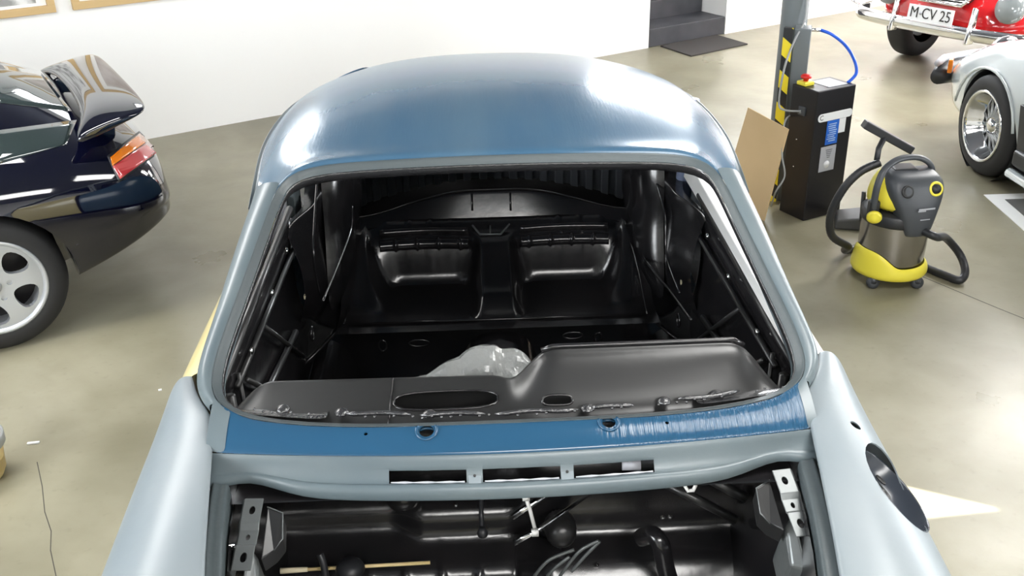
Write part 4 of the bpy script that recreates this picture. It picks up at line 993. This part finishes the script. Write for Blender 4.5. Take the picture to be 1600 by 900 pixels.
# ------------------------------------------------------------------ red car with a number plate, facing left
rc_o = bz(1480, 40, 0.45); rc_o.z = 0
fa = bz(1438, 24, .45); fb2 = bz(1500, 35, .45); lat_r = (fb2-fa); lat_r.z = 0; lat_r.normalize()     # across the car, to the picture's right
fwd_r = Vector((-lat_r.y, lat_r.x, 0));
if fwd_r.y > 0 and fwd_r.x > 0: fwd_r = -fwd_r
fwd_r = Vector((lat_r.y, -lat_r.x, 0)) if (Vector((lat_r.y, -lat_r.x, 0))).dot(Vector((-1, -.4, 0))) > 0 else Vector((-lat_r.y, lat_r.x, 0))
rc_c = bz(1469, 20, .575); rc_c.z = 0
ang = math.atan2(fwd_r.y, fwd_r.x)
rc = empty('classic_car', rc_c, 'red classic car with a chrome bumper and white number plate in the far right corner', 'car', ang)
# local x forward, y to its left; picture left is the side with +y or -y
sgn = 1 if Vector((-math.sin(ang), math.cos(ang), 0)).dot(lat_r) < 0 else -1     # +1 when local +y is picture left
RC = []
for u, zc, z1, z2, z3, z4, ins in [(-.02, .60, .60, .58, .56, .52, .42), (-.10, .78, .76, .70, .66, .60, .22), (-.25, .88, .84, .78, .78, .70, .10), (-.5, .95, .90, .84, .88, .78, .03), (-.8, .99, .95, .88, .92, .80, .0), (-1.2, 1.03, 1.0, .96, .92, .80, .02), (-1.5, 1.25, 1.22, 1.10, .95, .80, .04), (-1.9, 1.40, 1.36, 1.2, .96, .8, .04), (-2.8, 1.38, 1.33, 1.18, .95, .8, .03), (-3.5, 1.0, 1.0, .95, .9, .75, .05), (-4.0, .6, .6, .6, .58, .55, .25)]:
    RC.append((u, [(.80, zc), (.56+ins*.3, z1), (.38+ins*.5, z2), (.2+ins*.7, z3), (.06+ins, z4), (.0+ins, .58 if z4 > .65 else z4-.03), (.0+ins, .50), (.02+ins, .46), (.06+ins, .42), (.3+ins*.4, .40), (.80, .40)]))
RC = [(u, [(v-.80, z) for v, z in pts]) for u, pts in RC]
rb = loft_body('body', RC, 0, 'red', rc); bake(rb)
cm = MB()
for yy, sg in ((-.8, 1), (.8, -1)): cm.lathe([(.35, -.2), (.35, .26)], 32, Matrix.Translation((-.75, yy, .33)) @ Matrix.Rotation(-math.pi/2*sg, 4, 'X'))
cut(rb, cm); sharpen(rb, 50)
for s in (-1, 1): wheel(rc, (-.75, s*.68, .33), (0, s, 0), .33, .19, .2, 'mesh')
def ry(px): return None
bumz = .47
bm_pts = [(-.32, .82), (-.12, .80), (-.0, .72), (.06, .5), (.085, .2), (.085, -.2), (.06, -.5), (.0, -.72), (-.12, -.80), (-.32, -.82)]
rows = []
for a, b2 in smooth_path([Vector((a, b2, 0)) for a, b2 in bm_pts], 3) and [(p.x, p.y) for p in smooth_path([Vector((a, b2, 0)) for a, b2 in bm_pts], 3)]:
    d = Vector((max(a, -.05)+.3, b2*.35, 0)).normalized()
    rows.append([Vector((a, b2, bumz))+d*dd+Vector((0, 0, zz)) for dd, zz in ((0, .05), (.03, .045), (.045, .02), (.045, -.02), (.03, -.045), (0, -.05))])
MB().grid(rows).build('front_bumper', 'chrome', rc, sub=1, solid=.004)
b = MB()
for s in (-1, 1): b.prism([(.08, s*.34-.03, .40), (.16, s*.34-.012, .40), (.16, s*.34+.012, .40), (.08, s*.34+.03, .40)], [(.07, s*.34-.03, .66), (.10, s*.34-.012, .68), (.10, s*.34+.012, .68), (.07, s*.34+.03, .66)])
b.each('bumper_overrider', 'chrome', rc, bev=.01)
pm = frame_mtx(Vector((.13, 0, .575)), Vector((0, 1, 0)), Vector((-.12, 0, 1)).normalized(), Vector((1, 0, .12)).normalized())
PW = .40
pl = MB().prism([pm @ Vector((a, b2, 0)) for a, b2 in ((-PW/2, -.062), (PW/2, -.062), (PW/2, .062), (-PW/2, .062))], [pm @ Vector((a, b2, .004)) for a, b2 in ((-PW/2, -.062), (PW/2, -.062), (PW/2, .062), (-PW/2, .062))]).build('number_plate', 'label_white', rc, smooth=False)
tx = text_obj('plate_text', 'M CV 25', .118, pm @ Matrix.Translation((0, 0, .006)) @ Matrix.Scale(.84, 4, (1, 0, 0)), 'ink', pl)
b = MB(); b.lathe([(.012, 0), (.012, .003)], 10, pm @ Matrix.Translation((-.085, -.0, .005))); b.build('plate_seal', 'label_grey', pl)
g = MB()
gp = [(.03*0+(-.035), y_, z_) for y_, z_ in ((-.19, .66), (.19, .66), (.27, .76), (.24, .86), (-.24, .86), (-.27, .76))]
fr_pts = [Vector((.045-(z_-.62)*.45, y_, z_)) for _, y_, z_ in gp]
MB().tube(fr_pts+[fr_pts[0], fr_pts[1]], .017, 8).build('grille_frame', 'chrome', rc)
g = MB().prism([p+Vector((-.1, 0, 0)) for p in fr_pts], [p+Vector((-.002, 0, 0)) for p in fr_pts]); g.build('grille_back', 'ink', rc, smooth=False)
g = MB()
for z_ in (.69, .72, .75, .78, .81, .84): g.tube([(.050-(z_-.62)*.45, -.24, z_), (.050-(z_-.62)*.45, .24, z_)], .005, 6)
g.each('grille_bar', 'chrome', rc)
for s in (-1, 1):
    MB().lathe([(.12, -.08), (.12, 0), (.112, .02), (.08, .045), (.0, .055)], 28, Matrix.Translation((-.06, s*.53, .68)) @ Matrix.Rotation(R(75), 4, 'Y')).build('headlight', 'lampglass', rc, sub=1)
b = MB().tube([(-.05, sgn*.80, .52), (-.02, sgn*.86, .55), (-.10, sgn*.88, .53)], .008, 6); b.build('bumper_bracket', 'chrome', rc)
# ------------------------------------------------------------------ column, lift console, cables, cardboard
colb = bz(1205, 235, 0)
cpos = Vector((1.86, 5.86, 0))
p_ = by(1239, 20, 5.86); cpos.x = p_.x+.01
colm = MB().lathe([(.075, 0), (.075, CEIL)], 32, Matrix.Translation(cpos)).build('column', 'columnpaint'); struct(colm); sharpen(colm)
colm['label'] = 'round grey steel column'
GH = by(1222, 43, 5.72).z
g0 = empty('column_guard', Vector((cpos.x-.015, cpos.y-.14, 0)), 'grey steel guard with a yellow and black striped face on the round column', 'column guard', R(-20))
rel_ = MB().prism([(-.02, -.055, 0), (.085, -.055, 0), (.085, .08, 0), (-.02, .08, 0)], [(-.02, -.055, 1.03), (.085, -.055, 1.03), (.085, .08, 1.03), (-.02, .08, 1.03)])
rel_.v = [(x_*.85, y_*.8, z_*GH/1.03) for x_, y_, z_ in rel_.v]
rel_.build('channel', 'columnpaint', g0, smooth=False, bev=.004)
MB().prism([(-.075, -.055, 0), (-.022, -.064, 0), (-.022, -.056, 0), (-.070, -.02, 0)], [(-.075, -.055, GH+.005), (-.022, -.064, GH+.005), (-.022, -.056, GH+.005), (-.070, -.02, GH+.005)]).build('striped_face', 'stripes', g0, smooth=False)
# lift console
b0 = bz(1255, 346, 0); bR = bz(1310, 308, 0); bL = bz(1205, 330, 0)
ex = (bR-b0); dx_ = .40; ex.normalize(); ey = Vector((-ex.y, ex.x, 0)); 
HB = by(1267, 144, b0.y).z
lc = empty('lift_console', b0, 'tall black steel control console with labels standing by the grey column', 'control console', R(27))
wB = .285; dB = .20
MB().prism([(0, 0, 0), (wB, 0, 0), (wB, dB, 0), (0, dB, 0)], [(0, 0, HB), (wB, 0, HB), (wB, dB, HB), (0, dB, HB)]).build('cabinet', 'blackmetal', lc, smooth=False, bev=.006)
def lab(nm, x0, x1, z0, z1, m, rd=0):
    if rd:
        pr = []
        for k_ in range(24):
            q = 2*math.pi*(k_+.5)/24; cxx = x1-rd if math.cos(q) > 0 else x0+rd; pr.append((cxx+rd*math.cos(q), (z0+z1)/2+rd*math.sin(q)))
    else: pr = [(x0, z0), (x1, z0), (x1, z1), (x0, z1)]
    return MB().prism([(a, -.0005, b2) for a, b2 in pr], [(a, -.003, b2) for a, b2 in pr]).build(nm, m, lc, smooth=False)
lab('name_strip', .02, wB-.006, HB-.178, HB-.132, 'label_white', .023)
lab('blue_label', .095, .185, HB-.318, HB-.180, 'label_blue'); lab('white_label', .187, .235, HB-.262, HB-.180, 'label_white'); lab('grey_label', .070, .185, HB-.475, HB-.328, 'label_grey')
MB().lathe([(.022, 0), (.022, .001)], 20, Matrix.Translation((.125, -.003, HB-.435)) @ Matrix.Rotation(math.pi/2, 4, 'X')).build('grey_label_disc', 'label_white', lc)
b = MB()
for k_ in range(9): b.box((.138+.005*math.sin(k_*5), -.0036, HB-.20-k_*.0122), (.058+.010*math.sin(k_*3), .0006, .0055))
b.build('blue_label_print', 'label_text', lc)
b = MB()
for k_ in range(5): b.box((.132, -.0036, HB-.35-k_*.011), (.05-.007*k_, .0006, .003))
b.build('grey_label_print', 'ink', lc)
text_obj('strip_text', 'C', .04, Matrix.Translation((.046, -.0036, HB-.155)) @ Matrix.Rotation(math.pi/2, 4, 'X'), 'ink', lc, .0004)
MB().prism([(.11, .03, HB), (.25, .03, HB), (.25, .17, HB), (.11, .17, HB)], [(.11, .03, HB+.003), (.25, .03, HB+.003), (.25, .17, HB+.003), (.11, .17, HB+.003)]).build('top_plate', 'label_grey', lc, smooth=False)
MB().box((.045, .145, HB+.011), (.070, .070, .022)).build('button_base', 'yellow', lc, smooth=False, bev=.006)
MB().lathe([(.016, 0), (.018, .02), (.034, .022), (.036, .034), (.025, .044), (0, .047)], 24, Matrix.Translation((.045, .145, HB+.020)) @ Matrix.Scale(.85, 4)).build('stop_button', 'redbutton', lc)
MB().lathe([(.012, 0), (.012, .02), (0, .022)], 14, Matrix.Translation((.10, .185, HB))).build('key_switch', 'chrome', lc)
MB().box((-.004, .10, HB-.13), (.012, .05, .05)).build('cable_gland', 'greyplastic', lc, smooth=False, bev=.004)
b = MB()
for k_ in range(2): b.lathe([(.004, 0), (.004, .003)], 8, Matrix.Translation((-.001, .12, HB-.30-.16*k_)) @ Matrix.Rotation(-math.pi/2, 4, 'Y'))
b.each('screw', 'chrome', lc)
gl = lc.matrix_world if False else None
bpy.context.view_layer.update()
gland = lc.matrix_world @ Vector((-.012, .10, HB-.13))
o = MB().tube(smooth_path([by(1262, -20, cpos.y-.09), by(1258, 30, cpos.y-.12), by(1242, 62, cpos.y-.22), by(1226, 105, cpos.y-.27), by(1217, 160, 5.58), by(1226, 172, 5.50), gland]), .006, 8).build('power_cable', 'cable'); tag(o, 'grey cable running down the column into the side of the black console', 'cable')
o = MB().tube(smooth_path([gland-Vector((0, 0, .008)), by(1238, 179, 5.55), by(1226, 192, 5.42), by(1222, 240, 5.34), by(1226, 275, 5.34), by(1212, 300, 5.36), bz(1205, 322, .01)]), .005, 8).build('grey_cable', 'cable'); tag(o, 'thin pale cable hanging from the console side down to the floor', 'cable')
tp = by(1266, 47, cpos.y-.05)
pe = lc.matrix_world @ Vector((wB-.015, .05, HB))
o = empty('air_hose', pe, 'bright blue air hose arching from the column down to the black console', 'hose')
def rel2(q, root): q.parent = root; q.matrix_parent_inverse = root.matrix_world.inverted() if False else Matrix.Translation(-Vector(root.location)); return q
rel2(MB().tube(smooth_path([by(1282, 47, 5.78), by(1300, 54, 5.75), by(1320, 70, 5.72), by(1334, 92, 5.60), by(1338, 114, pe.y+.03), pe]), .009, 10).build('hose', 'bluehose'), o)
rel2(MB().tube([by(1258, 46, 5.80), by(1282, 47, 5.78)], .010, 10).build('hose_fitting', 'chrome'), o)
rel2(MB().tube([by(1256, 36, 5.79), by(1257, 60, 5.79)], .009, 8).build('valve', 'chrome'), o)
# cardboard sheet leaning on the console
BR = bz(1195, 345, 0)
BL = bz(1128, 309, 0); d_ = (BR-BL).normalized(); nb = Vector((-d_.y, d_.x, 0))
if nb.y < 0: nb = -nb
pn = (Vector((0, 0, 1))*math.cos(R(4))+nb*math.sin(R(4))); nrm = d_.cross(pn)
TR = bpl(1233, 202, BR, nrm); TL = bpl(1170, 168, BR, nrm)
th = nrm*.006
o = MB().prism([BL, BR, TR, TL], [BL+th, BR+th, TR+th, TL+th]).build('cardboard_sheet', 'cardboard', smooth=False); tag(o, 'tall brown cardboard sheet leaning against the black console', 'cardboard')

# ------------------------------------------------------------------ wet and dry vacuum cleaner
vp = bz(1385, 432, 0)
vc = empty('vacuum_cleaner', vp, 'yellow and grey canister vacuum cleaner with stainless drum and black hose', 'vacuum cleaner', 0)
def vv(px, py, dy=0): p = by(px, py, vp.y+dy); return p-vp
VR = .162
MB().lathe([(VR-.012, .085), (VR-.004, .11), (VR, .20), (VR, .335)], 48, cap=False).build('drum', 'stainless', vc)
# yellow skirt, higher on its left
rows = []
for k_ in range(49):
    q = 2*math.pi*k_/48; hi = .115+.075*smoothstep(.35, .98, -math.cos(q-.3)); cs, sn = math.cos(q), math.sin(q)
    rows.append([Vector((r_*cs, r_*sn, z_)) for r_, z_ in ((VR+.003, hi), (VR+.012, hi-.008), (VR+.022, .095), (VR+.026, .065), (VR+.014, .042), (.05, .042))])
MB().grid(rows).build('base', 'yellow', vc, sub=1)
for q in (-2.35, -.95, .75, 2.3):
    c0 = Vector((math.cos(q)*(VR+.005), math.sin(q)*(VR+.005), .03)); cw = empty('castor', (0, 0, 0), '', ''); del cw['label'], cw['category']; cw.parent = vc
    MB().lathe([(.012, -.014), (.030, -.012), (.030, .012), (.012, .014)], 20, Matrix.Translation(c0) @ Matrix.Rotation(R(75), 4, 'X') ).build('castor_wheel', 'greyplastic', cw)
    MB().lathe([(.020, .03), (.018, .055)], 12, Matrix.Translation(Vector((c0.x, c0.y, 0)))).build('castor_stem', 'greyplastic', cw)
MB().lathe([(VR+.004, .325), (VR+.008, .335), (VR+.008, .375), (VR-.004, .385)], 48).build('collar', 'blackplastic', vc)
# yellow motor housing
MB().lathe([(VR-.004, .38), (VR-.008, .46), (VR-.026, .53), (VR-.055, .568), (.06, .58), (0, .582)], 40).build('motor_housing', 'yellow', vc, sub=1)
# grey front head, sloping forward
A_ = R(-80)                     # facing direction of the head: towards the camera and a little right
hd = Vector((math.cos(A_), math.sin(A_), 0)); hs = Vector((-hd.y, hd.x, 0))
def hp(s_, f_, z_): return hs*(s_*1.12+.02)+hd*(f_-.03)+Vector((0, 0, z_+.012))
rows = []
for z_, w_, f_ in [(.275, .052, .205), (.285, .062, .212), (.36, .082, .212), (.40, .095, .205), (.44, .112, .195), (.475, .125, .182), (.52, .128, .168), (.555, .115, .145), (.572, .095, .10)]:
    rows.append([hp(-w_, f_-.10, z_), hp(-w_, f_-.03, z_), hp(-w_*.82, f_-.006, z_), hp(-w_*.35, f_+.004, z_), hp(w_*.35, f_+.004, z_), hp(w_*.82, f_-.006, z_), hp(w_, f_-.03, z_), hp(w_, f_-.10, z_)])
rows.append([hp(p, .02, .575) for p in (-.09, -.085, -.06, -.03, .03, .06, .085, .09)])
rows.insert(0, [hp(p, .09, .275) for p in (-.05, -.05, -.04, -.02, .02, .04, .05, .05)])
MB().grid(rows).build('head', 'greyplastic', vc, sub=2, solid=.004)
nrm_h = (hd*.93+Vector((0, 0, .36))).normalized(); ux_h = hs; uy_h = nrm_h.cross(ux_h)
def disc(nm, s_, z_, f_, prof, m): MB().lathe(prof, 28, frame_mtx(hp(s_, f_, z_), ux_h, uy_h, nrm_h)).build(nm, m, vc)
disc('socket', -.066, .505, .170, [(.030, -.005), (.031, .004), (.024, .006), (.021, .0), (0, 0)], 'ink')
disc('knob_ring', .066, .505, .170, [(.036, -.005), (.036, .006), (.026, .008), (.024, .0)], 'yellow')
disc('power_knob', .066, .505, .170, [(.023, -.002), (.022, .012), (0, .014)], 'blackplastic')
b = MB(); b.box(hp(.012, .216, .425), (.085, .003, .008), rotz(A_+math.pi/2)); b.box(hp(-.01, .216, .4165), (.04, .003, .006), rotz(A_+math.pi/2)); b.box(hp(.01, .218, .372), (.05, .003, .004), rotz(A_+math.pi/2)); b.each('head_print', 'label_grey', vc, smooth=False)
# carrying handle and pivots
hl = [vv(1352, 340), vv(1366, 318), vv(1368, 275), vv(1378, 255), vv(1405, 244), vv(1440, 247), vv(1460, 262), vv(1466, 285)]
dep = [-.10, -.12, -.13, -.10, -.06, -.05, -.07, -.09]
hl = [p+Vector((0, q, 0)) for p, q in zip(hl, dep)]
hl = [Vector((-.155, -.07, .37)), Vector((-.158, -.085, .43)), Vector((-.150, -.08, .53)), Vector((-.115, -.055, .60)), Vector((-.04, -.02, .635)), Vector((.06, .0, .635)), Vector((.125, .0, .60)), Vector((.150, .0, .54)), Vector((.155, 0, .47))]
MB().tube(smooth_path(hl), .0135, 12, flat=1.3).build('carry_handle', 'greyplastic', vc)
MB().lathe([(.036, 0), (.036, .014), (.028, .02), (0, .021)], 24, Matrix.Translation((-.150, -.095, .375)) @ Matrix.Rotation(R(112), 4, 'X') @ Matrix.Rotation(R(-20), 4, 'Y')).build('handle_pivot', 'yellow', vc)
MB().box((-.150, -.070, .40), (.05, .05, .10)).build('pivot_bracket', 'blackplastic', vc, smooth=False, bev=.012)
MB().box((.0, .01, .575), (.12, .10, .03)).build('top_grip', 'blackplastic', vc, smooth=False, bev=.01)
# hose: from the inlet in the head, looping right to the floor, behind, and up on the left
inl = hp(.02, .20, .305)
hpts = [inl, hp(.06, .25, .29), vv(1478, 372, -.02), vv(1500, 398, 0), bz(1508, 425, .05)-vp, bz(1497, 438, .02)-vp, bz(1465, 426, .02)-vp, Vector((.05, .30, .025)), Vector((-.12, .27, .03)), vv(1325, 385, .10), vv(1300, 368, .05), vv(1298, 335, .02), vv(1318, 295, .0), vv(1345, 268, .0), vv(1375, 254, .0)]
b = smooth_path(hpts, 14)
b = [Vector((p.x, p.y, max(p.z, .021))) for p in b]
MB().tube(b, [.0195+.0009*(i % 2) for i in range(len(b))], 12).build('suction_hose', 'blackplastic', vc)
# floor nozzle on top
n0 = vv(1375, 235, .06); n1 = vv(1372, 252, .04)
MB().tube([vv(1370, 250, .02), vv(1373, 232, .06), vv(1383, 212, .10)], .014, 10).build('nozzle_neck', 'blackplastic', vc)
na, nb2 = vv(1350, 193, .12), vv(1424, 234, .10); xx_ = (nb2-na).normalized(); yy_ = Vector((0, 1, 0)); yy_ = (yy_-xx_*yy_.dot(xx_)).normalized(); zz_ = xx_.cross(yy_)
mx3 = Matrix((xx_, yy_, zz_)).transposed(); b = MB(); b.box((na+nb2)/2, ((nb2-na).length, .06, .040), mx3); b.build('floor_nozzle', 'blackplastic', vc, smooth=False, bev=.006)
MB().tube([vv(1352, 345, .15)-Vector((.02, 0, 0)), vv(1350, 300, .15)], .012, 8).build('accessory', 'blackplastic', vc)
# grey block behind it
c0 = bz(1306, 352, 0)+Vector((.06, 0, 0)); o = MB().prism([c0+Vector((-.09, -.06, 0)), c0+Vector((.16, -.13, 0)), c0+Vector((.2, .08, 0)), c0+Vector((-.03, .14, 0))], [c0+Vector((-.08, -.05, .05)), c0+Vector((.15, -.10, .085)), c0+Vector((.18, .07, .085)), c0+Vector((-.02, .12, .05))]).build('rubber_ramp', 'greyblob', smooth=False, bev=.012); tag(o, 'dark grey rubber block on the floor between console and vacuum cleaner', 'rubber block')
# display mat with white border under the right car
e0, e1, e2 = bz(1537, 305, 0), bz(1600, 361, 0), bz(1600, 303, 0)
da = (e1-e0).normalized(); db = (e2-e0).normalized(); c1 = e0+da*2.0; c2 = c1+db*1.5; c3 = e0+db*1.5
mt_ = empty('floor_mat', e0, 'dark rubber floor mat with a white border lying in front of the right car', 'floor mat')
def quad(pts, z0, z1, nm, m): rel2(MB().prism([p+Vector((0, 0, z0)) for p in pts], [p+Vector((0, 0, z1)) for p in pts]).build(nm, m, smooth=False), mt_)
quad([e0, c1, c2, c3], 0.0, .004, 'border', 'whiteline')
i0 = e0+da*.09+db*.09; quad([i0, c1+db*.09, c2, c3+da*.09], .004, .006, 'mat_top', 'rubbermat')
# yellowish machine at the left edge
k0 = bz(-28, 745, 0); kk = empty('yellow_bucket', k0, 'worn yellow bucket with grey rim and wire handle at the left picture edge', 'bucket')
MB().lathe([(.075, 0), (.085, .02), (.10, .13), (.103, .15), (.098, .152), (.09, .03), (0, .02)], 32).build('bucket_body', 'wood', kk)
MB().lathe([(.104, .13), (.112, .14), (.112, .175), (.104, .18), (.10, .15)], 32, cap=False).build('bucket_rim', 'cable', kk)
MB().tube([(.05+.045*math.cos(q*math.pi/8), -.02+.04*math.sin(q*math.pi/8), .20) for q in range(17)], .006, 8).build('wire_handle', 'cable', kk)
MB().tube([(.05, -.02, .15), (.05, .02, .20)], .006, 6).build('handle_hook', 'cable', kk)
# floor joint, crack and scraps
def strip(nm, pts, w_, m, lab, cat):
    b = MB(); pts = [bz(*p, .0) for p in pts]
    rows = []
    for i, p in enumerate(pts):
        t_ = (pts[min(i+1, len(pts)-1)]-pts[max(i-1, 0)]).normalized(); n_ = Vector((-t_.y, t_.x, 0))*w_/2; rows.append([p-n_+Vector((0, 0, .0006)), p+n_+Vector((0, 0, .0006))])
    o = b.grid(rows).build(nm, m, smooth=False); tag(o, lab, cat); return o
M['crack'] = mat('dark_floor_joint', (0.07, 0.065, 0.055), 0.9)
o = strip('floor_joint', [(1440, 432), (1500, 457), (1560, 482), (1640, 514)], .006, 'crack', '', ''); del o['label'], o['category']; o['kind'] = 'structure'; o.name = 'trim_20'
o = strip('floor_crack', [(58, 722), (66, 760), (70, 800), (80, 830), (79, 860), (88, 902)], .0035, 'crack', '', ''); del o['label'], o['category']; o['kind'] = 'structure'; o.name = 'trim_21'
o = MB().box(bz(52, 692, .004), (.045, .012, .006), rotz(.1)).build('paper_scrap', 'label_white', smooth=False); tag(o, 'thin white scrap on the floor beside the yellow bucket', 'scrap')
o = MB().box(bz(250, 609, .003), (.014, .008, .005), rotz(.3)).build('paint_chip', 'label_white', smooth=False); tag(o, 'tiny white chip on the floor left of the shell, by its yellow door', 'chip')
